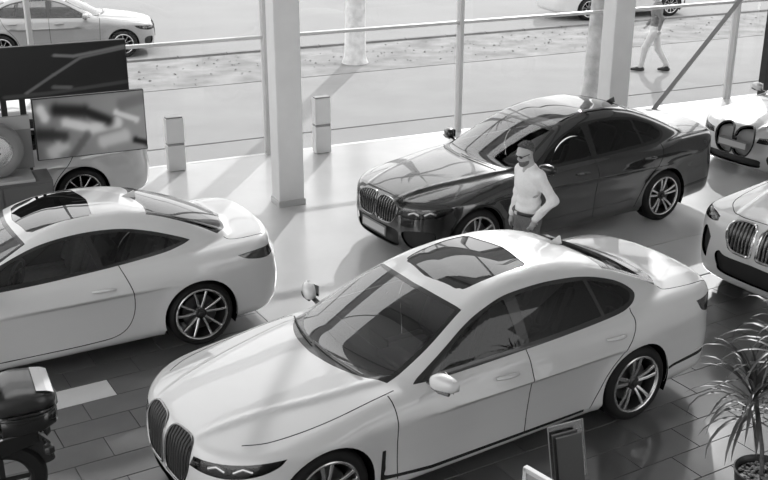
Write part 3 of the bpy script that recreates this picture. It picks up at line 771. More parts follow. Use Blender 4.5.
# two-door coupe
S4 = fit(sedan(), .9287, .975, .945)
S4.update(paint='paint_pearl', style='split', Rt=.338, Rr=.268, wb=2.851, H=1.43, zbelt=.965, gmid=-.5, fin=-1.0,
    zc=[(2.28, .68), (2.16, .78), (2.0, .83), (1.7, .885), (1.35, .92), (.95, .955), (.55, .97), (-1.2, .99), (-1.6, 1.01), (-1.95, 1.025), (-2.2, 1.035), (-2.4, 1.02)],
    prof=[(1.25, .83), (.95, .965), (.55, 1.150), (.25, 1.270), (.02, 1.355), (-.25, 1.408), (-.5, 1.42), (-.8, 1.412), (-1.1, 1.365), (-1.4, 1.275), (-1.7, 1.155), (-1.95, 1.03), (-2.3, .83)],
    gw=[(1.1, .72), (.75, .77), (.3, .805), (-.5, .815), (-1.1, .785), (-1.5, .71), (-1.8, .63), (-2.2, .54)],
    xr=[(.10, -2.2), (.2, -2.32), (.35, -2.41), (.55, -2.43), (.7, -2.41), (.9, -2.36), (1.0, -2.355), (1.1, -2.34), (1.2, -2.2)],
    rear_window=[(-1.08, -.2), (-1.08, .30), (-1.05, .50, 1), (-1.4, .54), (-1.74, .58, 1), (-1.86, .45), (-1.91, .2), (-1.915, -.2)],
    rear_window_in=[(-1.10, -.2), (-1.10, .30), (-1.085, .47), (-1.4, .515), (-1.70, .55), (-1.83, .42), (-1.88, .2), (-1.885, -.2)], rw_min=.99,
    sunroof=[(.08, -.2), (.08, .30), (.04, .42), (-.04, .45), (-.46, .46), (-.52, .44), (-.55, .36), (-.55, -.2)],
    dlo=[(.80, .925, 1), (.50, 1.07), (.22, 1.185), (-.05, 1.262), (-.4, 1.295), (-.75, 1.278), (-1.05, 1.21), (-1.30, 1.12), (-1.42, 1.065, 1), (-1.30, 1.035), (-1.0, 1.0), (0, .945)],
    panes=[[(.55, .97, 1), (.36, 1.10), (.18, 1.175), (-.05, 1.238), (-.30, 1.262), (-.40, 1.262, 1), (-.46, .99, 1)], [(-.46, 1.265, 1), (-.75, 1.25), (-1.03, 1.185), (-1.25, 1.105), (-1.33, 1.07, 1), (-1.0, 1.028), (-.52, .995, 1)]],
    pane_mat=['car_glass_clear', 'car_glass_dark'],
    panels=[('hood', 'top', [(2.12, -.2), (2.12, .30), (2.0, .47), (1.76, .62), (1.4, .72), (.97, .76), (.91, .72, 1), (1.02, .53), (1.11, .30), (1.14, 0), (1.14, -.2)], 1),
            ('front_door', 'side', [(.92, .90, 1), (.90, .6), (.88, .26, 1), (-.62, .26, 1), (-.74, .45), (-.76, .70), (-.66, .985, 1)], 1),
            ('trunk_lid', 'top', [(-1.94, -.2), (-1.93, .3), (-1.87, .52), (-1.82, .62), (-1.93, .66), (-2.15, .66), (-2.24, .62), (-2.27, .3), (-2.27, -.2)], 1)],
    seams=[('top', [(2.12, -.05), (2.12, .30), (2.0, .47), (1.76, .62), (1.4, .72), (.97, .76), (.85, .77)]), ('side', [(.92, .92), (.90, .6), (.88, .26)]),
           ('side', [(-.66, .99), (-.76, .70), (-.74, .45), (-.60, .30), (-.30, .265), (.3, .262), (.88, .262)]), ('top', [(-1.80, .60), (-1.85, .66), (-1.98, .68), (-2.2, .67)])],
    handles={'front_door': [(-.48, .80)]}, trims=[], rcrown=.08,
    taillight=dict(ang=50, pts=[(-2.28, .42, .86, 1), (-2.2, .62, .885), (-2.02, .80, .90), (-1.86, .90, .885, 1), (-1.96, .90, .835), (-2.16, .78, .79), (-2.30, .42, .80, 1)]))
S4['int'] = dict(x0=-1.7, x1=1.0, front=[-.22], rear=-.85, rz=.24, rhr=False, dash=.55, rvm=.25, dz=-.05, mat='leather_mid')
# tall off-roader
SX = fit(sedan(), .972, 1.05, 1.0)
SX.update(paint='paint_white', style='split', Rt=.385, Rr=.275, H=1.745, zbelt=1.18, trim='trim_black',
    inset=[(.10, .16), (.2, .10), (.30, .05), (.5, .035), (.7, .02), (.85, .0), (.95, .004), (1.05, .02), (1.15, .06), (1.25, .12)], char=(.95, -.02, .02),
    zc=[(2.40, .88), (2.30, 1.0), (2.15, 1.045), (1.8, 1.10), (1.4, 1.145), (1.0, 1.175), (.5, 1.19), (-2.2, 1.20), (-2.6, 1.18)],
    crown=[(2.4, .07), (1.5, .085), (.8, .06), (0, .04), (-2.7, .06)],
    xf=[(.10, 2.18), (.25, 2.32), (.4, 2.38), (.6, 2.40), (.8, 2.39), (.95, 2.36), (1.05, 2.31), (1.2, 2.15)],
    xr=[(.10, -2.3), (.3, -2.48), (.6, -2.52), (.9, -2.50), (1.2, -2.46), (1.7, -2.3)],
    planf=[(0, 0), (.3, .01), (.5, .035), (.7, .09), (.85, .19), (.95, .32), (1.03, .5)],
    zb=[(-2.6, .36), (-2.0, .26), (-1.4, .22), (1.6, .22), (2.1, .24), (2.45, .27)],
    prof=[(1.25, 1.06), (.95, 1.20), (.55, 1.42), (.25, 1.56), (.0, 1.66), (-.3, 1.72), (-.7, 1.745), (-1.3, 1.735), (-1.8, 1.69), (-2.1, 1.60), (-2.3, 1.35), (-2.5, 1.0)],
    gw=[(1.2, .78), (.8, .83), (.3, .87), (-.5, .885), (-1.5, .86), (-2.1, .78), (-2.4, .70)],
    dlo=[(.86, 1.13, 1), (.55, 1.30), (.25, 1.46), (0, 1.56), (-.3, 1.62), (-.9, 1.635), (-1.5, 1.60), (-1.9, 1.52), (-2.0, 1.40), (-1.9, 1.24), (-1.2, 1.19), (0, 1.155)],
    panes=[[(.60, 1.19, 1), (.40, 1.34), (.20, 1.44), (-.02, 1.53), (-.24, 1.57, 1), (-.27, 1.20, 1)], [(-.36, 1.59, 1), (-.8, 1.605), (-1.2, 1.59, 1), (-1.25, 1.225, 1), (-.36, 1.20, 1)], [(-1.28, 1.585, 1), (-1.7, 1.54), (-1.9, 1.44), (-1.85, 1.28), (-1.32, 1.23, 1)]],
    rear_window=[(-1.95, -.2), (-1.95, .3), (-1.95, .55, 1), (-2.2, .62, 1), (-2.3, .3), (-2.3, -.2)], rw_min=1.2, trims=[], wheel_out=.0,
    headlight=dict(ang=42, pts=[(2.26, .55, .965, 1), (2.18, .66, .985), (2.02, .84, .985), (1.92, .92, .98, 1), (1.96, .92, .94), (2.1, .82, .905), (2.26, .62, .90), (2.3, .55, .92, 1)],
                   lenses=[[(2.25, .56, .935), (2.2, .62, .965), (2.15, .68, .935)], [(2.1, .74, .94), (2.05, .79, .97), (2.0, .84, .945)]], lr=.018),
    taillight=dict(ang=42, pts=[(-2.5, .5, 1.05, 1), (-2.3, .9, 1.06, 1), (-2.3, .9, .95, 1), (-2.5, .5, .96, 1)]),
    kidney=[(.035, .72), (.035, .92), (.06, .985), (.12, 1.005), (.28, .995), (.365, .955), (.385, .87), (.35, .74), (.28, .675), (.10, .665), (.05, .68)], slats=7, kframe=.016, slat_r=.016, kmat='chrome', slat_mat='chrome_dark',
    intakes=[[(.0, .60, 1), (.36, .59), (.46, .62), (.52, .56), (.49, .45), (.42, .38), (.0, .37, 1)], [(.62, .72, 1), (.72, .82), (.80, .74), (.80, .54), (.68, .46, 1)]],
    handles={}, mirror=(.62, 1.10, 1.22), cf=.25, cr=.1, gmid=-.8)
SX['panels'] = [('hood', 'top', [(2.24, -.2), (2.24, .34), (2.12, .54), (1.9, .70), (1.5, .80), (1.05, .84), (.95, .80, 1), (1.07, .6), (1.16, .3), (1.18, 0), (1.18, -.2)], 1),
                ('front_door', 'side', [(.97, 1.10, 1), (.95, .6), (.93, .34, 1), (-.30, .34, 1), (-.31, .6), (-.31, 1.17, 1)], 1), ('rear_door', 'side', [(-.31, 1.17, 1), (-.31, .6), (-.30, .34, 1), (-.9, .34, 1), (-1.05, .6), (-1.25, .9), (-1.3, 1.19, 1)], 1)]
SX['seams'] = [('top', [(2.24, -.05), (2.24, .34), (2.12, .54), (1.9, .70), (1.5, .80), (1.05, .84), (.90, .85)]), ('side', [(.97, 1.12), (.95, .6), (.93, .34)]), ('side', [(-.31, 1.18), (-.31, .6), (-.30, .34)])]
SX['int'] = dict(SX['int'], dz=.18); del SX['rear_window_in']
# pale electric saloon with one tall framed grille
SI = fit(sedan(), .93, .975, .985)
SI.update(paint='paint_silver', h=.034, kidney=[(.015, .45), (.02, .66), (.06, .76), (.16, .80), (.26, .79), (.34, .71), (.35, .56), (.29, .42), (.20, .36), (.06, .37)], kframe=.014, kmat='trim_black', kin='grille_pale', slats=0, plate=(.52, .03), plate_mat='plate_white', trims=[])
# plain cars further off
SO = fit(sedan(), .90, .95, 1.0); SO.update(paint='paint_grey', h=.05, style='thin', interior=False, Rt=.33, Rr=.23, trims=[], slats=4)
SW = dict(SO, paint='paint_offwhite')
SB = fit(sedan(), .92, .96, .98); SB.update(paint='paint_silver', h=.04, style='thin', interior=False, Rt=.335, Rr=.255, trims=[], slats=4, handles={})
for _s in (SO, SW, SB): _s['pane_mat'] = ['car_glass_dark']*3
SO['pane_mat'] = ['car_glass_clear']*3
# ------------------------------------------------------------------ the place
A27 = math.radians(25.0); TA = math.radians(30.5); TC, TS = math.cos(TA), math.sin(TA)
def wl(a, n, z=0.0): return Vector((a*math.cos(A27)-n*math.sin(A27), a*math.sin(A27)+n*math.cos(A27), z))   # along / across the glass wall
def tl_(a, n, z=0.0): return Vector((a*TC-n*TS, a*TS+n*TC, z))                                       # along / across the floor tiles
M27 = Matrix.Rotation(A27, 4, 'Z'); M32 = Matrix.Rotation(TA, 4, 'Z')
mat('grout', .035, .8, noise=(8, .3))
mat('tile_dark', .125, .30, noise=(3, .12), coat=1.0, coat_ior=1.75, coat_rough=.14)
mat('tile_dark2', .11, .30, noise=(3, .12), coat=1.0, coat_ior=1.75, coat_rough=.14)
mat('tile_dark3', .135, .32, noise=(3, .12), coat=1.0, coat_ior=1.75, coat_rough=.14)
mat('tile_white', .85, .35, noise=(3, .04))
mat('floor_sunlit_pale', .66, .22, noise=(1.5, .05))
mat('wall_white', .80, .6, noise=(4, .03))
mat('wall_grey', .30, .7, noise=(4, .03))
mat('alu_light', .60, .40, metal=.2)
mat('steel_grey', .30, .45)
mat('ceiling_white', .75, .8)
mat('pavement', .28, .9, noise=(.8, .07))
mat('road', .262, .9, noise=(.5, .05))
mat('kerb_stone', .23, .9, noise=(3, .15))
mat('verge_ground', .25, .95, noise=(1.6, .30))
mat('joint_dark', .12, .9)

fl = empty('floor', (0, 0, 0), 0, kind='structure')
MB().prism([tuple(wl(*q)[:2]) for q in ((-12, -8), (24, -8), (24, 15.85), (-12, 15.85))], -.30, -.008).obj('subfloor', 'grout', fl)
TL, TH = .66, .3345
tm = [MB().box((0, 0, -.011), (TL-.007, TH-.007, .022), None, .002).mesh('tile', m) for m in ('tile_dark', 'tile_dark2', 'tile_dark3', 'tile_white')]
rnd = random.Random(4)
def proj(p):
    d = Vector(p)-Vector((0, 0, CAMH)); z = d.dot(_fw)
    return 384+FPX*d.dot(_r)/z, 240-FPX*d.dot(_u)/z
near, rest = [], []
for k in range(-40, 16):
    for j in range(-16, 27):
        a = 1.54+(0 if k % 2 == 0 else .33)+TL*(j+.5); n = 7.89+TH*(k+.5)
        if (n > 8.895 and a > 4.45) or (n > 7.90 and a > 8.75) or n > 11.6 or a > 17.5: continue
        p = tl_(a, n); x, y = proj(p) if p.y > 1 else (-999, -999)
        (near if (-20 < x < 790 and 60 < y < 500) else rest).append((k, j, a, n))
near.sort(key=lambda q: tl_(q[2], q[3]).y); rest += near[300:]; near = near[:300]
for (k, j, a, n) in near:
    o = link('tile', tm[3] if (k == 2 and j == 0) else tm[rnd.choice((0, 0, 1, 2))], fl); o.location = tl_(a, n); o.rotation_euler = (0, 0, TA)
    o.location.z = rnd.uniform(-.001, .0008)
tb = MB()
for (k, j, a, n) in rest:
    c = tl_(a, n); u_, v_ = (TL-.007)/2, (TH-.007)/2
    q = [Vector((c.x+x*u_*TC-y*v_*TS, c.y+x*u_*TS+y*v_*TC, z)) for z in (-.022, 0) for x, y in ((-1, -1), (1, -1), (1, 1), (-1, 1))]
    tb.add(q, [[4, 5, 6, 7], [0, 1, 5, 4], [1, 2, 6, 5], [2, 3, 7, 6], [3, 0, 4, 7]])
tb.obj('far_tiles', 'tile_dark', fl)['kind'] = 'stuff'
# pale polished floor towards the windows, sunlight on dark tiles put into its colour
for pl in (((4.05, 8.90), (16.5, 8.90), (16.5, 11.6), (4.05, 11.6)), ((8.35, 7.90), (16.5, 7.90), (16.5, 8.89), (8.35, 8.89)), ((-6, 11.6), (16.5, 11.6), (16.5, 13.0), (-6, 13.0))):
    MB().prism([tuple(tl_(*q)[:2]) for q in pl], -.02, .006).obj('sunlit_pale_slab', 'floor_sunlit_pale', fl)
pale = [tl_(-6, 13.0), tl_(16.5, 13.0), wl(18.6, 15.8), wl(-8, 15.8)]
MB().prism([tuple(q[:2]) for q in pale], -.02, .006).obj('sunlit_pale_slab', 'floor_sunlit_pale', fl)

# glazed back wall: mullions, rails, panes, floor band
NW = 15.75
wb = empty('wall_back', (0, 0, 0), 0, kind='structure')
MU = [-8.6, -5.15, -1.7, 1.75, 5.25, 8.77, 11.90, 14.88, 18.2]
def bar(a0, a1, n0, n1, z0, z1, name, m, parent, bev=.01):
    c = wl((a0+a1)/2, (n0+n1)/2, (z0+z1)/2)
    return MB().box((0, 0, 0), (a1-a0, n1-n0, z1-z0), Matrix.Translation(c) @ M27, bev).obj(name, m, parent)
for a in MU:
    bar(a-.035, a+.035, NW-.09, NW+.07, 0, 5.4, 'mullion', 'alu_light', wb); bar(a-.035, a+.035, NW-.09, NW+.07, 6.2, 9.6, 'mullion', 'alu_light', wb)
for i in range(len(MU)-1):
    a0, a1 = MU[i]+.035, MU[i+1]-.035
    for z, zh in ((-.03, .038), (1.88, .05), (3.6, .075), (5.32, .075)): bar(a0, a1, NW-.06, NW+.05, z, z+zh, 'transom', 'alu_light', wb)
    bar(a0, a1, NW-.06, NW+.05, 6.2, 6.28, 'transom', 'alu_light', wb)
    for z0, z1 in ((.008, 1.88), (1.93, 3.6), (3.675, 5.32), (6.28, 9.6)):
        bar(a0, a1, NW-.010, NW-.002, z0, z1, 'pane', 'pane_glass', wb, 0)
bar(-8.6, 18.2, NW-.25, NW+.25, 5.4, 6.2, 'spandrel', 'wall_white', wb)
# diagonal brace and the dark door post in the last bays
p0, p1 = wl(12.95, NW-.16, -.0), wl(16.1, NW-.16, 3.35)
MB().tube([p0, p1], .055, 4).obj('diagonal_brace', 'steel_grey', wb)
bar(15.66, 15.76, NW-.20, NW-.02, 0, 2.6, 'door_post', 'plastic_dark', wb); bar(15.82, 15.86, NW-.20, NW-.02, 0, 2.6, 'door_post', 'plastic_dark', wb)
# ceiling with beams
ce = MB().prism([tuple(wl(*q)[:2]) for q in ((-8.6, -4.2), (18.2, -4.2), (18.2, 15.95), (-8.6, 15.95))], 9.6, 9.9).obj('ceiling', 'ceiling_white', None, kind='structure')
for a in (-2, 2, 6, 10, 14): bar(a-.15, a+.15, -2, 15.6, 9.2, 9.6, 'beam', 'steel_grey', ce)
# gallery under the camera and wall behind, unseen, added to block light from there
gl = MB().prism([tuple(wl(*q)[:2]) for q in ((-2.4, -4.2), (7.6, -4.2), (7.6, 1.6), (-2.4, 1.6))], 2.85, 3.15).obj('floor_gallery_blocker', 'wall_white', None, kind='structure')
MB().prism([tuple(wl(*q)[:2]) for q in ((-2.4, -4.5), (7.6, -4.5), (7.6, -4.2), (-2.4, -4.2))], -.3, 9.6).obj('wall_front_blocker', 'wall_grey', None, kind='structure')
MB().prism([tuple(wl(*q)[:2]) for q in ((17.6, -7.0), (17.9, -7.0), (17.9, 13.2), (17.6, 13.2))], -.3, 9.6).obj('wall_right_blocker', 'wall_grey', None, kind='structure')  # unseen wall, added so the black car's side reflects something dark
# columns
for a in (4.50, 9.98):
    c = wl(a+.19, 13.25)
    col = MB().box((0, 0, 4.805), (.37, .32, 9.59), Matrix.Translation(c) @ M27, .015).obj('column', 'wall_white', None, kind='structure')
    MB().box((0, 0, .05), (.40, .35, .09), Matrix.Translation(c) @ M27, .008).obj('plinth', 'alu_light', col)

# ------------------------------------------------------------------ outdoors
og = MB().prism([tuple(wl(*q)[:2]) for q in ((-60, 15.85), (70, 15.85), (70, 21.2), (-60, 21.2))], -.35, -.02).obj('pavement', 'pavement', None, kind='structure')
bar(-30, 40, 16.80, 16.84, -.05, -.012, 'drain_joint', 'joint_dark', og, 0)
vg = MB().prism([tuple(wl(*q)[:2]) for q in ((-60, 21.2), (70, 21.2), (70, 24.5), (-60, 24.5))], -.35, -.01).obj('verge', 'verge_ground', None, kind='structure')
rd = MB().prism([tuple(wl(*q)[:2]) for q in ((-60, 24.5), (90, 24.5), (90, 120), (-60, 120))], -.45, -.08).obj('road', 'road', None, kind='structure')
for q in range(-16, 30): bar(q*1.2+.01, q*1.2+1.19, 24.4, 24.55, -.2, .04, 'kerb_stone', 'kerb_stone', vg, .01)
# dead leaves and stones scattered on the verge
mat('litter', .16, .9)
mb = MB(); rnd = random.Random(9)
for i in range(520):
    a = rnd.uniform(-8, 24); n = 22.8+rnd.gauss(0, .75); s = rnd.uniform(.02, .05)
    if not 21.3 < n < 24.3: continue
    c = wl(a, n, -.008); t = rnd.uniform(0, 6.3); q = [(math.cos(t+k*2.1)*s*rnd.uniform(.6, 1.2), math.sin(t+k*2.1)*s, rnd.uniform(0, .03)) for k in range(3)]
    mb.add([c+Vector(v) for v in q]+[c+Vector((0, 0, s*.7))], [[0, 1, 3], [1, 2, 3], [2, 0, 3]])
mb.obj('leaf_litter', 'litter', None, label='dead leaves and small stones scattered over the pale verge', cat='leaf litter', kind='stuff')

# ------------------------------------------------------------------ cars
c7 = build_car(S7, 'saloon_car', 'white four-door saloon with glass sunroof in the foreground, man behind its roof', 'car', (.403, 7.998), math.radians(212.7))
c5 = build_car(S5, 'saloon_car', 'glossy black four-door saloon with number plate parked beside the window wall', 'car', (1.938, 13.25), math.radians(211.8))
c4 = build_car(S4, 'coupe_car', 'pale two-door coupe with small sunroof in front of the display screens', 'car', (-3.496, 9.61), math.radians(208.8))
cx = build_car(SX, 'sport_utility_car', 'tall white off-roader with ribbed grille at the right edge, nose only', 'car', (5.89, 11.45), math.radians(212))
ci = build_car(SI, 'saloon_car', 'silvery car with dark-framed grille behind the white off-roader at the top right', 'car', (7.17, 16.5), math.radians(212))
cb = build_car(SB, 'saloon_car', 'silver car behind the coupe and under the lower display screen, rear wheel showing', 'car', (-5.72, 13.50), math.radians(209))
co = build_car(SO, 'saloon_car', 'grey saloon passing on the street outside at the top left', 'car', (-7.81, 25.6, -.08), math.radians(15.2))
cw = build_car(SW, 'saloon_car', 'pale car with dark windows parked across the street behind the tree trunk', 'car', (7.0, 32.2, -.08), math.radians(19))
# ------------------------------------------------------------------ people
mat('beard_grey', .13, .8, noise=(60, .4)); mat('skin', .46, .55); mat('skin_dark', .22, .6); mat('hair_dark', .10, .6, noise=(90, .8)); mat('knit_white', .88, .9, noise=(45, .04, .15)); mat('denim_grey', .16, .85, noise=(70, .25))
mat('shirt_grey', .20, .9, noise=(40, .1)); mat('trousers_pale', .62, .9); mat('shoe_dark', .03, .5); mat('belt_dark', .02, .45)
def cone(a, b, r1, r2):
    a = np.array(a, float); b = np.array(b, float); ba = b-a; L = ba@ba
    def f(x, y, z):
        t = np.clip(((x-a[0])*ba[0]+(y-a[1])*ba[1]+(z-a[2])*ba[2])/L, 0, 1)
        return np.sqrt((x-a[0]-t*ba[0])**2+(y-a[1]-t*ba[1])**2+(z-a[2]-t*ba[2])**2)-(r1+(r2-r1)*t)
    return f
def ell(c, r, M=None):
    Mi = np.eye(3) if M is None else np.array(M)
    def f(x, y, z):
        X, Y, Z = x-c[0], y-c[1], z-c[2]
        q = [Mi[k][0]*X+Mi[k][1]*Y+Mi[k][2]*Z for k in range(3)]
        return (np.sqrt((q[0]/r[0])**2+(q[1]/r[1])**2+(q[2]/r[2])**2)-1)*min(r)
    return f
def blend(fs, k):
    def f(x, y, z):
        d = fs[0](x, y, z)
        for g in fs[1:]: d = smin(d, g(x, y, z), k)
        return d
    return f
def sdf_obj(name, F, lo, hi, h, material, parent, label=None):
    P, N, Q = surface_nets(F, lo, hi, h, 2)
    return link(name, mesh(name, P, Q.tolist(), material, True, N), parent, label)
def person(label, loc, yaw, pose, look, h=.014, scale=1.0, extras=True):
    root = empty('person', loc, yaw, label, 'person'); root.scale = (scale,)*3
    J = pose; t = math.radians(J['tilt']); HC = np.array(J['head'])
    # head axes: forward bent down by the tilt, turned by 'turn'
    tn = math.radians(J.get('turn', 0))
    fwd = np.array([math.cos(t)*math.cos(tn), math.cos(t)*math.sin(tn), -math.sin(t)]); lft = np.array([-math.sin(tn), math.cos(tn), 0]); upv = np.cross(fwd, lft)
    HM = np.stack([fwd, lft, upv]); hp = lambda a, b, c: tuple(HC+fwd*a+lft*b+upv*c)
    torso = [ell((0, 0, .97), (.115, .165, .13)), ell((-.005, 0, 1.12), (.10, .148, .16)), ell((.0, 0, 1.33), (.118, .172, .18)), cone((-.01, -.15, 1.44), (-.01, .15, 1.44), .068, .068)]
    head = [cone((.0, 0, 1.47), hp(-.02, 0, -.06), .058, .052), ell(hp(-.01, 0, .03), (.098, .076, .088), HM), ell(hp(.02, 0, -.045), (.068, .058, .075), HM)]
    face = [ell(hp(.092, 0, -.012), (.022, .013, .026), HM), ell(hp(.082, 0, .028), (.015, .045, .010), HM), ell(hp(.078, 0, -.062), (.012, .024, .008), HM), ell(hp(.070, 0, -.098), (.022, .025, .018), HM),
            ell(hp(-.005, .078, -.005), (.022, .010, .032), HM), ell(hp(-.005, -.078, -.005), (.022, .010, .032), HM)]
    arms = []; sleeves = []; hands = []
    for s, k in ((1, 'L'), (-1, 'R')):
        S_, E_, W_ = J['sh'+k], J['el'+k], J['wr'+k]
        arms += [cone(S_, E_, .052, .042), cone(E_, W_, .042, .028)]; sleeves += [cone(S_, E_, .066, .052), cone(E_, W_, .052, .040)]
        W_ = np.array(W_); D = W_-np.array(E_); D = np.array(J.get('hd'+k, D/np.linalg.norm(D))); D = D/np.linalg.norm(D)
        sd = np.cross(D, [0, 1, 0]); sd = sd/np.linalg.norm(sd); pn = np.cross(sd, D)*s
        palm = W_+D*.05; hs = [cone(W_, palm+D*.03, .026, .030)]
        for i, ln in enumerate((.070, .080, .075, .060)):     # four fingers of different length, slightly curled
            base = palm+D*.035+sd*(i-1.5)*.019; mid = base+D*ln*.55-pn*.006*(i+1)*.5; tip = mid+D*ln*.42-pn*.016
            hs += [cone(base, mid, .0095, .0088), cone(mid, tip, .0088, .0075)]
        th0 = W_+D*.025-sd*.022; hs += [cone(th0, th0+D*.032-sd*.026, .012, .010), cone(th0+D*.032-sd*.026, th0+D*.062-sd*.030, .010, .0085)]
        hands += hs
    legs = []; trs = []
    for k in ('L', 'R'):
        H_, K_, A_, T_ = J['hip'+k], J['kn'+k], J['an'+k], J['toe'+k]
        legs += [cone(H_, K_, .082, .058), cone(K_, A_, .056, .038), cone(A_, T_, .040, .030)]; trs += [cone(H_, K_, .100, .074), cone(K_, (A_[0], A_[1], A_[2]+.02), .074, .060)]
    lo, hi = J['lo'], J['hi']
    soft = blend(torso+head[:1]+arms+legs, .05); hd = blend(head, .03); fc = blend(face, .006); hn = blend(hands, .006)
    body = sdf_obj('body', lambda x, y, z: smin(smin(smin(soft(x, y, z), hd(x, y, z), .02), fc(x, y, z), .012), hn(x, y, z), .012), lo, hi, h, 'skin', root)
    tp = [ell((0, 0, 1.00), (.13, .172, .12)), ell((-.005, 0, 1.12), (.118, .155, .16)), ell((.0, 0, 1.33), (.132, .176, .185)), cone((-.01, -.14, 1.445), (-.01, .14, 1.445), .076, .076), cone((-.005, 0, 1.45), (.0, 0, 1.50), .085, .070)]
    tf = blend(tp+sleeves, .04); hem = J.get('hem', 1.015)
    wr = [np.array(J['wrL']), np.array(J['wrR'])]
    def top(x, y, z):
        d = tf(x, y, z)-.004*np.sin(z*70+x*30)*np.exp(-((z-1.1)/.12)**2)     # soft folds at the waist
        near = np.minimum(np.sqrt((x-J['elL'][0])**2+(y-J['elL'][1])**2)*0+1e3, 1e3)
        waist = np.where(np.abs(y) < .26, hem-z, -1.0) if J.get('armsout', True) else hem-z
        c = smax(d, hem-z-np.where(tfs(x, y, z) < .05, 1.0, 0.0), .01)
        vneck = .045-np.sqrt(((x-.10)*.8)**2+(y*1.5)**2+((z-1.52)*.75)**2)
        return smax(c, vneck, .01)
    tfs = blend(sleeves, .02)
    shirt = sdf_obj('pullover' if extras else 't_shirt', top, lo, hi, h, look['top'], root)
    trf = blend([ell((0, 0, .955), (.128, .172, .13))]+trs, .04)
    sdf_obj('trousers', lambda x, y, z: smax(smax(trf(x, y, z), z-1.035, .01), .075-z, .01), lo, hi, h, look['legs'], root)
    for k in ('L', 'R'):
        A_, T_ = J['an'+k], J['toe'+k]
        sf = blend([cone((A_[0]-.04, A_[1], .045), (T_[0]*.5+A_[0]*.5, (T_[1]+A_[1])/2, .045), .048, .050), cone((T_[0]*.5+A_[0]*.5, (T_[1]+A_[1])/2, .045), (T_[0]+.03, T_[1], .035), .050, .034), cone((A_[0], A_[1], .05), (A_[0], A_[1], .10), .048, .045)], .03)
        sdf_obj('shoe', lambda x, y, z: smax(sf(x, y, z), .002-z, .01), (min(A_[0], T_[0])-.16, min(A_[1], T_[1])-.1, -.02), (max(A_[0], T_[0])+.16, max(A_[1], T_[1])+.1, .2), min(h, .014), 'shoe_dark', root)
    hf = blend([ell(hp(-.022, 0, .042), (.103, .084, .092), HM), ell(hp(.02, .01, .095), (.07, .06, .035), HM)], .02)
    def hair(x, y, z):
        X = (x-HC[0])*fwd[0]+(y-HC[1])*fwd[1]+(z-HC[2])*fwd[2]; Z = (x-HC[0])*upv[0]+(y-HC[1])*upv[1]+(z-HC[2])*upv[2]
        return smax(hf(x, y, z)-.007*np.sin(x*210)*np.sin(y*230+x*60), -(Z-.070+np.where(X < .0, -X*1.1, -X*.75))*.7, .012)
    b = .16
    sdf_obj('hair', hair, tuple(HC-b), tuple(HC+b), min(h, .012), look['hair'], root)
    if extras:
        bt = MB().lathe([(.0, .0)], 3) if False else MB()
        pts = [(.142*math.cos(a), .186*math.sin(a), 1.018) for a in np.linspace(0, 2*np.pi, 33)[:-1]]
        bt.tube(pts, .018, 6, True).obj('belt', 'belt_dark', root, True)
        MB().box((.158, 0, 1.018), (.012, .05, .036), None, .004).obj('belt_buckle', 'chrome', root)
        g = MB()
        for s in (1, -1):
            c = Vector(hp(.094, .034*s, .012)); g.add([c+Vector(lft)*a*.024+Vector(upv)*b_*.014+Vector(fwd)*o for o in (-.004, .004) for a, b_ in ((-1, .7), (0, 1), (1, .8), (1, -.5), (.3, -1), (-.6, -.9))],
                [[0, 1, 2, 3, 4, 5][::-1], [6, 7, 8, 9, 10, 11]]+[[k, (k+1) % 6, 6+(k+1) % 6, 6+k] for k in range(6)])
            g.tube([Vector(hp(.09, .060*s, .018)), Vector(hp(.02, .080*s, .018)), Vector(hp(-.02, .080*s, .01))], .004, 5)
        g.tube([Vector(hp(.098, .010, .015)), Vector(hp(.098, -.010, .015))], .004, 5).obj('glasses', 'trim_black', root, True)
        bf = blend([ell(hp(.028, 0, -.062), (.068, .062, .066), HM), ell(hp(.070, 0, -.098), (.026, .032, .024), HM)], .02)
        def beard(x, y, z):
            Z = (x-HC[0])*upv[0]+(y-HC[1])*upv[1]+(z-HC[2])*upv[2]; X = (x-HC[0])*fwd[0]+(y-HC[1])*fwd[1]+(z-HC[2])*fwd[2]
            return smax(smax(bf(x, y, z), Z+.052, .008), .0-X, .01)
        sdf_obj('beard', beard, tuple(HC-.15), tuple(HC+.15), .010, 'beard_grey', root)
    return root
STAND = dict(tilt=18, turn=8, head=(.075, 0, 1.665), shL=(0, .175, 1.44), elL=(-.13, .27, 1.19), wrL=(.06, .225, 1.00), hdL=(.25, -.25, -1), shR=(0, -.175, 1.44), elR=(-.03, -.235, 1.17), wrR=(.05, -.225, .935), hdR=(.1, .05, -1),
             hipL=(0, .085, .93), knL=(.03, .11, .50), anL=(-.01, .12, .09), toeL=(.14, .16, .04), hipR=(0, -.085, .93), knR=(.02, -.10, .50), anR=(-.02, -.11, .09), toeR=(.13, -.14, .04), lo=(-.26, -.40, -.02), hi=(.30, .46, 1.86))
person('man in white pullover and dark glasses standing between the black and the white saloon', (1.56, 10.72, 0.006), math.radians(207), STAND, dict(top='knit_white', legs='denim_grey', hair='hair_dark'))
WALK = dict(tilt=5, head=(.04, 0, 1.67), shL=(0, .19, 1.44), elL=(-.14, .24, 1.20), wrL=(-.10, .24, .97), shR=(0, -.19, 1.44), elR=(.06, -.24, 1.18), wrR=(.20, -.22, 1.0),
            hipL=(0, .085, .93), knL=(.18, .09, .52), anL=(.24, .09, .10), toeL=(.40, .10, .07), hipR=(0, -.085, .93), knR=(-.08, -.09, .50), anR=(-.30, -.09, .14), toeR=(-.17, -.10, .04), lo=(-.45, -.40, -.02), hi=(.56, .40, 1.84))
person('pedestrian in grey shirt and pale trousers walking on the pavement outside', (6.0, 23.3, -.01), math.radians(160), WALK, dict(top='shirt_grey', legs='trousers_pale', hair='hair_dark'), h=.028, extras=False)

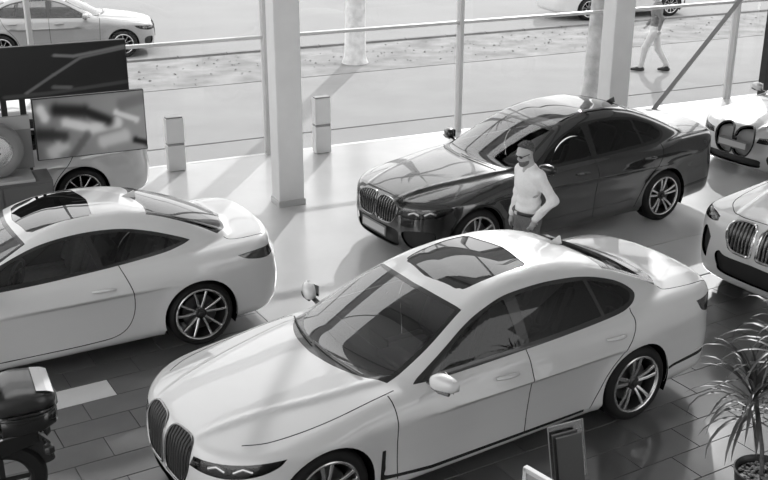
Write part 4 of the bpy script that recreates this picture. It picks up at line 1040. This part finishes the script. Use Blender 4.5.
# ------------------------------------------------------------------ display screens behind the coupe
pm = bpy.data.materials.new('printed_screen'); pm.use_nodes = True
_b = pm.node_tree.nodes['Principled BSDF']; _at = pm.node_tree.nodes.new('ShaderNodeVertexColor'); _at.layer_name = 'print'
pm.node_tree.links.new(_at.outputs[0], _b.inputs['Base Color']); _b.inputs['Roughness'].default_value = .35; _b.inputs['Specular IOR Level'].default_value = .25
MATS['printed_screen'] = pm
def screen(name, a0, a1, n, z0, z1, fn, label, nu=110, nv=64):
    """a flat framed picture panel; fn(u, v) gives its printed grey"""
    root = empty(name, wl((a0+a1)/2, n, 0), A27, label, 'screen')
    w = a1-a0; h_ = z1-z0
    MB().box((0, .05, (z0+z1)/2), (w, .08, h_), None, .006).obj('housing', 'plastic_dark', root)
    vs_ = []; fs = []; cols = []
    for j in range(nv+1):
        for i in range(nu+1):
            vs_.append((-w/2+.012+(w-.024)*i/nu, .006, z0+.012+(h_-.024)*j/nv)); cols.append(float(fn(i/nu, j/nv)))
    for j in range(nv):
        for i in range(nu): fs.append([j*(nu+1)+i, j*(nu+1)+i+1, (j+1)*(nu+1)+i+1, (j+1)*(nu+1)+i])
    me = mesh('picture', vs_, fs, 'printed_screen'); ca = me.color_attributes.new('print', 'FLOAT_COLOR', 'POINT')
    ca.data.foreach_set('color', np.array([[c, c, c, 1] for c in cols], 'f').ravel())
    link('picture', me, root)
    return root
def blob(u, v, pts, w):
    """soft thick stroke through points"""
    d = 9
    for (x0, y0), (x1, y1) in zip(pts[:-1], pts[1:]):
        dx, dy = x1-x0, y1-y0; t = max(0, min(1, ((u-x0)*dx+(v-y0)*dy)/(dx*dx+dy*dy))); d = min(d, math.hypot(u-x0-t*dx, (v-y0-t*dy)*.45))
    return 1/(1+math.exp((d-w)/(w*.22)))
def pic_cabin(u, v):
    g = .018+.02*v*(1-u)
    g = max(g, .16*blob(u, v, [(.42, .10), (.58, .42), (.74, .72), (1.02, .86)], .014)); g = max(g, .20*blob(u, v, [(.60, .80), (.70, .76), (.80, .80), (1.02, .90)], .016)); g = max(g, .13*blob(u, v, [(.58, .17), (.66, .14)], .020))
    g = max(g, .10*blob(u, v, [(0, .42), (.10, .44), (.24, .50)], .008)); g = max(g, .09*blob(u, v, [(0, .54), (.24, .53)], .006)); g = max(g, .06*blob(u, v, [(.30, .05), (.55, .06), (1, .16)], .02)); g = max(g, .04*blob(u, v, [(.14, .3), (.15, .9)], .01))
    return g
def pic_body(u, v):
    g = .28+.12*u
    dark = max(blob(u, v, [(.20, .80), (.45, .74), (.66, .55)], .055), blob(u, v, [(.03, .42), (.14, .40), (.24, .35)], .05)*.9, blob(u, v, [(.80, .80), (.98, .86)], .05)*.4, blob(u, v, [(.90, .16), (1.0, .10)], .03))
    lite = max(blob(u, v, [(.06, .82), (.09, .70)], .04), blob(u, v, [(.28, .58), (.50, .44), (.74, .50)], .045), blob(u, v, [(.74, .66), (.92, .52)], .028), blob(u, v, [(.14, .12), (.22, .20)], .06)*.8, blob(u, v, [(.60, .20), (.80, .26)], .05)*.7)
    g = g+(.88-g)*lite; g = g+(.015-g)*dark
    g = g+(.10-g)*blob(u, v, [(.30, .0), (.40, .22), (.46, .34)], .035)*.7
    return g
screen('display_screen', .45, 2.56, 13.02, 1.86, 2.49, pic_cabin, 'dark wide display screen with a car cabin picture, upper of the two screens')
screen('display_screen', 1.385, 2.75, 13.10, 1.055, 1.835, pic_body, 'pale display screen with a blurred car picture, lower of the two screens')
rt = empty('screen_stand', wl(1.7, 13.32), A27, 'dark steel stand carrying the two display screens behind the coupe', 'stand')
for x in (-.62, -.40): MB().box((x, 0, 1.15), (.07, .06, 2.3), None, .005).obj('post', 'plastic_dark', rt)
MB().box((-.05, -.03, .02), (1.5, .5, .03), None, .005).obj('foot_plate', 'plastic_dark', rt); MB().box((-.05, -.10, 2.1), (1.6, .14, .06)).obj('bracket', 'plastic_dark', rt); MB().box((-.05, -.07, 1.4), (1.3, .10, .06)).obj('bracket', 'plastic_dark', rt)
# tyre cabinet
mat('cabinet_grey', .10, .5); mat('shelf_pale', .38, .5); mat('panel_grey', .22, .5)
cbn = empty('tyre_cabinet', wl(.60, 12.72), A27, 'low dark cabinet with pale top at the left edge, wheel standing on it', 'cabinet')
MB().box((0, 0, .505), (1.72, .50, .98), None, .01).obj('body', 'cabinet_grey', cbn)
for k in range(3): MB().box((-.57+.57*k, -.258, .52), (.55, .016, .86), None, .004).obj('cabinet_door', 'cabinet_grey', cbn)
MB().box((-.10, -.01, 1.012), (1.52, .53, .034), None, .006).obj('top_board', 'shelf_pale', cbn)
MB().box((.05, .235, 1.36), (1.34, .02, .66), None, .004).obj('back_panel', 'panel_grey', cbn); MB().box((.05, .222, 1.60), (1.34, .010, .16), None, .002).obj('header_strip', 'shelf_pale', cbn)
MB().box((.62, -.262, .24), (.30, .012, .09), None, .003).obj('label_strip', 'shelf_pale', cbn)
mat('rubber_pale', .20, .6)
wm = wheel_meshes('thin', .33, .20, .22)
tr = link('wheel_exhibit', MB().lathe([(.19, .09), (.21, .112), (.30, .110), (.322, .085), (.33, .05), (.33, -.05), (.322, -.085), (.30, -.11), (.21, -.11), (.19, -.09)], 48).mesh('wheel_exhibit', 'rubber_pale', True, 50), None, 'pale tyred wheel standing on the dark cabinet at the left edge', 'wheel')
tr.location = wl(.86, 12.70, 1.03+.33); tr.rotation_euler = (0, 0, A27+math.pi+.15)
MB().lathe([(.20, .10), (.19, .105), (.17, .07), (.10, .06), (.0, .065)], 40).obj('rim', 'rim_silver', tr, True)
for k in range(5):
    s = link('bolt', MB().lathe([(0, .075), (.012, .075), (.013, .06)], 8).mesh('bolt', 'rim_dark'), tr); s.location = (.06*math.cos(k*1.257), 0, .06*math.sin(k*1.257))

# pale paired boxes along the glass
for k, (a, z1, lab) in enumerate(((3.66, .84, 'pale two-tier box standing at the glass between the screens and the near column'), (6.08, .92, 'pale two-tier box standing at the glass right of the near column'), (11.72, 1.02, 'pale two-tier box standing at the glass left of the far column'))):
    bx = empty('leaflet_box', wl(a, NW-.30, .006), A27, lab, 'box', 'two-tier boxes along the glass')
    MB().box((0, 0, z1*.25), (.27, .16, z1*.48), None, .01).obj('lower_box', 'wall_white', bx); MB().box((0, 0, z1*.76), (.27, .16, z1*.46), None, .01).obj('upper_box', 'wall_white', bx)
    MB().box((0, -.004, z1*.507), (.25, .15, z1*.04)).obj('gap_strip', 'steel_grey', bx); MB().box((0, -.01, z1+.004), (.25, .12, .02)).obj('lid', 'steel_grey', bx)

# ------------------------------------------------------------------ trees outdoors
mat('bark_pale', .72, .9, noise=(6, .2, .4)); mat('bark_grey', .48, .9, noise=(5, .25, .4))
def tree(loc, r, hgt, m, label, seed):
    rn = random.Random(seed); root = empty('tree', loc, 0, label, 'tree', None)
    MB().tube([(0, 0, -.1), (0.0, 0, .15), (.02, .01, 1.2), (.05, -.02, 2.6), (.02, .03, hgt)], [r*1.5, r*1.1, r, r*.92, r*.7], 12).obj('trunk', m, root, True, 60)
    for k in range(9):
        a = k*2.4+rn.uniform(-.3, .3); z = hgt-1.2+rn.uniform(0, 1.2); L = rn.uniform(1.4, 2.6)
        p = [(0.03, 0, z), (math.cos(a)*L*.4, math.sin(a)*L*.4, z+L*.35), (math.cos(a)*L*.8, math.sin(a)*L*.8, z+L*.9)]
        MB().tube(p, [r*.42, r*.28, r*.1], 7).obj('branch', m, root, True, 60)
tree((-.68, 24.2, 0), .23, 7.5, 'bark_pale', 'pale tree trunk on the verge casting a long shadow towards the near column', 2)
tree((4.13, 20.66, -.02), .15, 7.0, 'bark_grey', 'slim grey tree trunk in the pavement left of the far column', 5)

# ------------------------------------------------------------------ price stands in front of the white saloon
mat('sheet_grey', .055, .45); mat('board_white', .55, .5)
st = empty('price_stand', (1.33, 6.46, 0), math.radians(25), 'slim price stand with grey sheet and clear back plate beside the white saloon', 'stand')
MB().lathe([(0, 0), (.16, 0), (.16, .012), (.14, .018), (0, .018)], 32, 'z').obj('base_plate', 'plastic_dark', st, True); MB().tube([(0, .02, .015), (0.02, .03, .50)], .014, 10).obj('pole', 'chrome_dark', st, True)
Mt = Matrix.Translation((.03, 0, .47)) @ Matrix.Rotation(math.radians(-14), 4, 'X')
MB().box((.012, .045, .16), (.30, .005, .43), Mt, .002).obj('back_plate', 'acrylic', st)
for (x, z, sx, sz) in ((.012, .375, .30, .006), (-.138, .16, .006, .43), (.162, .16, .006, .43)): MB().box((x, .045, z), (sx, .007, sz), Mt).obj('plate_edge', 'steel_grey', st)
MB().box((-.018, .018, .13), (.215, .010, .38), Mt, .002).obj('rear_sheet', 'sheet_grey', st); MB().box((-.018, .017, .322), (.215, .012, .008), Mt).obj('rear_sheet_edge', 'panel_grey', st)
MB().box((.0, -.006, .115), (.215, .010, .37), Mt, .002).obj('front_sheet', 'sheet_grey', st); MB().box((.0, -.007, .302), (.215, .012, .007), Mt).obj('front_sheet_edge', 'panel_grey', st)
wf = empty('sign_board', (1.075, 5.72, 0), math.radians(-50), 'white-framed sign board cut off by the bottom edge below the saloon door', 'sign')
Mw = Matrix.Translation((0, 0, .0))
MB().box((0, 0, .48), (.42, .02, .80), Mw, .003).obj('panel', 'steel_grey', wf)
for x in (-.215, .215): MB().box((x, 0, .46), (.032, .04, .92), Mw, .004).obj('side_rail', 'board_white', wf)
MB().box((0, 0, .905), (.46, .04, .034), Mw, .004).obj('top_rail', 'board_white', wf); MB().box((0, 0, .02), (.50, .30, .025), Mw, .004).obj('foot', 'board_white', wf)

# ------------------------------------------------------------------ potted plant
mat('leaf_green', .055, .45, noise=(9, .4)); mat('leaf_pale', .11, .45, noise=(9, .3)); mat('stem_bark', .13, .8, noise=(30, .3)); mat('pot_dark', .035, .4); mat('pebble', .22, .7)
pl = empty('potted_plant', (2.80, 6.58, 0), 0, 'potted dracaena with drooping narrow leaves in a dark pot at the right edge', 'plant')
pot = MB().lathe([(0, 0), (.15, 0), (.17, .02), (.215, .40), (.225, .44), (.215, .445), (.200, .43), (.195, .39), (0, .39)], 36, 'z').obj('pot', 'pot_dark', pl, True, 40)
rn = random.Random(3); pb = MB()
for k in range(170):
    a = rn.uniform(0, 6.28); rr = .185*math.sqrt(rn.random()); s = rn.uniform(.010, .018); pb.sphere((rr*math.cos(a), rr*math.sin(a), .395+rn.uniform(0, .012)), (s, s*.8, s*.6), 6, 4)
po = pb.obj('pebbles', 'pebble', pot, True); po['kind'] = 'stuff'
def leaf_mesh(L, w, droop, m):
    vs_ = []; fs = []; n = 7
    for i in range(n+1):
        t = i/n; ang = .95-droop*t*t*1.9; 
        if i == 0: x, z = 0.0, 0.0
        else: x += math.cos(ang)*L/n; z += math.sin(ang)*L/n
        ww = w*(.55+.9*t if t < .4 else .91*(1-((t-.4)/.6)**2)+.02)
        vs_ += [(x, -ww, z+ww*.35), (x, 0, z), (x, ww, z+ww*.35)]
    for i in range(n):
        for j in range(2): fs.append([i*3+j, i*3+j+1, i*3+3+j+1, i*3+3+j])
    return MB().add(vs_, fs).mesh('leaf', m, True, 60)
LM = [leaf_mesh(.34+.05*k, .010+.0012*k, .45+.15*k, 'leaf_green' if k % 3 else 'leaf_pale') for k in range(5)]
for (bx_, by_, tx, ty, tz, cnt, sc) in ((-.02, .0, -.13, .06, 1.05, 74, 1.25), (.05, .03, .10, .08, 1.44, 70, 1.3), (.03, -.04, .26, -.10, 1.16, 50, 1.2)):
    sm = MB().tube([(bx_, by_, .39), (bx_*1.2+tx*.15, by_+ty*.2, .62), (tx*.8, ty*.8, tz-.12), (tx, ty, tz)], [.018, .016, .014, .012], 8).obj('stem', 'stem_bark', pl, True)
    for k in range(cnt):
        f = k/cnt; o = link('leaf', LM[rn.randrange(5)], sm); o.location = (tx, ty, tz-.20*f*f-.01)
        o.rotation_euler = (0, -math.radians(30)+math.radians(85)*f+rn.uniform(-.2, .2), k*2.39996+rn.uniform(-.2, .2)); s = sc*rn.uniform(.75, 1.1); o.scale = (s, s, s)

# ------------------------------------------------------------------ motorcycle at the lower left edge
mat('case_black', .010, .18, coat=.8); mat('case_grey', .03, .28, coat=.25); mat('glint_pale', .60, .3)
mo = empty('motorcycle', (-2.84, 6.62, 0), math.radians(205), 'dark touring motorcycle with a rounded top case, cut off by the lower left edge', 'motorcycle')
def loftbox(sections, name, m, parent, **kw):
    """closed loft through rounded rectangles (x, half width, z low, z high)"""
    vs_ = []; fs = []; K = 20
    for (x, w, z0, z1) in sections:
        for k in range(K):
            a = 2*math.pi*k/K; ca, sa = math.cos(a), math.sin(a)
            vs_.append((x, w*math.copysign(abs(ca)**.38, ca), (z0+z1)/2+(z1-z0)/2*math.copysign(abs(sa)**.38, sa)))
    n = len(sections)
    for i in range(n-1):
        for k in range(K): fs.append([i*K+k, i*K+(k+1) % K, (i+1)*K+(k+1) % K, (i+1)*K+k])
    fs.append(list(range(K))[::-1]); fs.append([(n-1)*K+k for k in range(K)])
    return MB().add(vs_, fs).obj(name, m, parent, True, 50, **kw)
lid = loftbox([(-.02, .20, .955, 1.06), (-.04, .25, .945, 1.085), (-.18, .27, .94, 1.095), (-.34, .255, .94, 1.085), (-.42, .215, .945, 1.065), (-.44, .17, .955, 1.045)], 'top_case_lid', 'case_grey', mo)
low = loftbox([(-.03, .18, .78, .945), (-.05, .235, .77, .95), (-.18, .26, .765, .945), (-.34, .25, .775, .945), (-.425, .21, .80, .945), (-.445, .165, .82, .94)], 'top_case_body', 'case_black', mo)
MB().tube([(-.10, .265, .95), (-.30, .265, .95), (-.40, .235, .952), (-.445, .16, .955), (-.455, 0, .957), (-.445, -.16, .955), (-.40, -.235, .952), (-.30, -.265, .95)], .012, 6).obj('seal_band', 'trim_black', low, True)
MB().add([(x, y, z) for y in (-.20, -.07, .07, .20) for x, z in ((-.315, 1.096), (-.385, 1.083), (-.432, 1.062))], [[k*3+c, k*3+c+1, k*3+4+c, k*3+3+c] for k in range(3) for c in range(2)]).obj('glint_strip', 'glint_pale', lid)  # pale strip with the sun's glint on the lid edge put into its colour
for y in (-.13, -.05, .05, .13): MB().box((-.447+abs(y)*.06, y, .885), (.010, .05, .022), None, .003).obj('case_latch', 'plastic_dark', low)
loftbox([(.06, .15, .93, 1.24), (.02, .19, .90, 1.27), (-.03, .19, .92, 1.25), (-.05, .15, .95, 1.20)], 'pillion_backrest', 'leather_dark', mo)
loftbox([(.75, .10, .74, .82), (.60, .15, .72, .83), (.35, .18, .74, .86), (.12, .18, .78, .92), (.02, .15, .80, .90)], 'seat', 'leather_dark', mo)
loftbox([(-.30, .10, .60, .77), (-.05, .13, .56, .78), (.30, .16, .50, .76), (.70, .17, .48, .76)], 'tail_unit', 'case_black', mo)
loftbox([(-.34, .06, .66, .74), (-.36, .09, .64, .75), (-.39, .07, .66, .74)], 'tail_lamp', 'tail_lens', mo)
for s in (1, -1):
    MB().tube([(-.33, .06*s, .62), (-.35, .15*s, .60)], .010, 6).obj('indicator_stalk', 'trim_black', mo); loftbox([(-.32, .03, .575, .625), (-.35, .045, .565, .635), (-.39, .025, .575, .625)], 'indicator', 'case_grey', mo).location = (0, .18*s, 0)
MB().tube([(-.22, 0, .62), (-.33, 0, .52), (-.36, 0, .40)], [.05, .04, .03], 8, flat=1.6).obj('mudguard', 'plastic_dark', mo, True)
MB().tube([(-.30, .16, .76), (-.05, .16, .74), (.12, .15, .70)], .012, 6).obj('rack_tube', 'chrome_dark', mo); MB().tube([(-.30, -.16, .76), (-.05, -.16, .74), (.12, -.15, .70)], .012, 6).obj('rack_tube', 'chrome_dark', mo)
for x in (-.02, 1.55):
    w_ = MB().lathe([(.20, .05), (.22, .07), (.29, .065), (.315, .03), (.32, 0), (.315, -.03), (.29, -.065), (.22, -.07), (.20, -.05)], 36).obj('wheel', 'rubber', mo, True); w_.location = (x, 0, .32)
    MB().lathe([(.21, .05), (.19, .045), (.19, -.045), (.21, -.05)], 32).obj('rim', 'rim_dark', w_, True); MB().box((0, 0, 0), (.40, .03, .04)).box((0, 0, 0), (.04, .03, .40)).obj('spokes', 'rim_dark', w_)
loftbox([(.65, .14, .62, .95), (.85, .20, .60, 1.02), (1.15, .22, .58, 1.05), (1.35, .20, .62, 1.0), (1.5, .12, .66, .90)], 'tank_fairing', 'case_grey', mo)
loftbox([(.30, .18, .28, .56), (.6, .22, .22, .60), (.95, .20, .24, .58), (1.05, .15, .30, .5)], 'engine', 'plastic_dark', mo)
MB().tube([(1.30, .04, 1.02), (1.42, .04, .60), (1.55, .10, .32)], .028, 8).obj('fork_leg', 'chrome_dark', mo); MB().tube([(1.30, -.04, 1.02), (1.42, -.04, .60), (1.55, -.10, .32)], .028, 8).obj('fork_leg', 'chrome_dark', mo)
MB().tube([(1.08, .42, 1.08), (1.22, .22, 1.10), (1.25, 0, 1.08), (1.22, -.22, 1.10), (1.08, -.42, 1.08)], .014, 8).obj('handlebar', 'trim_black', mo)
MB().tube([(.30, .14, .34), (.22, .24, .01)], .012, 6).obj('side_stand', 'chrome_dark', mo)
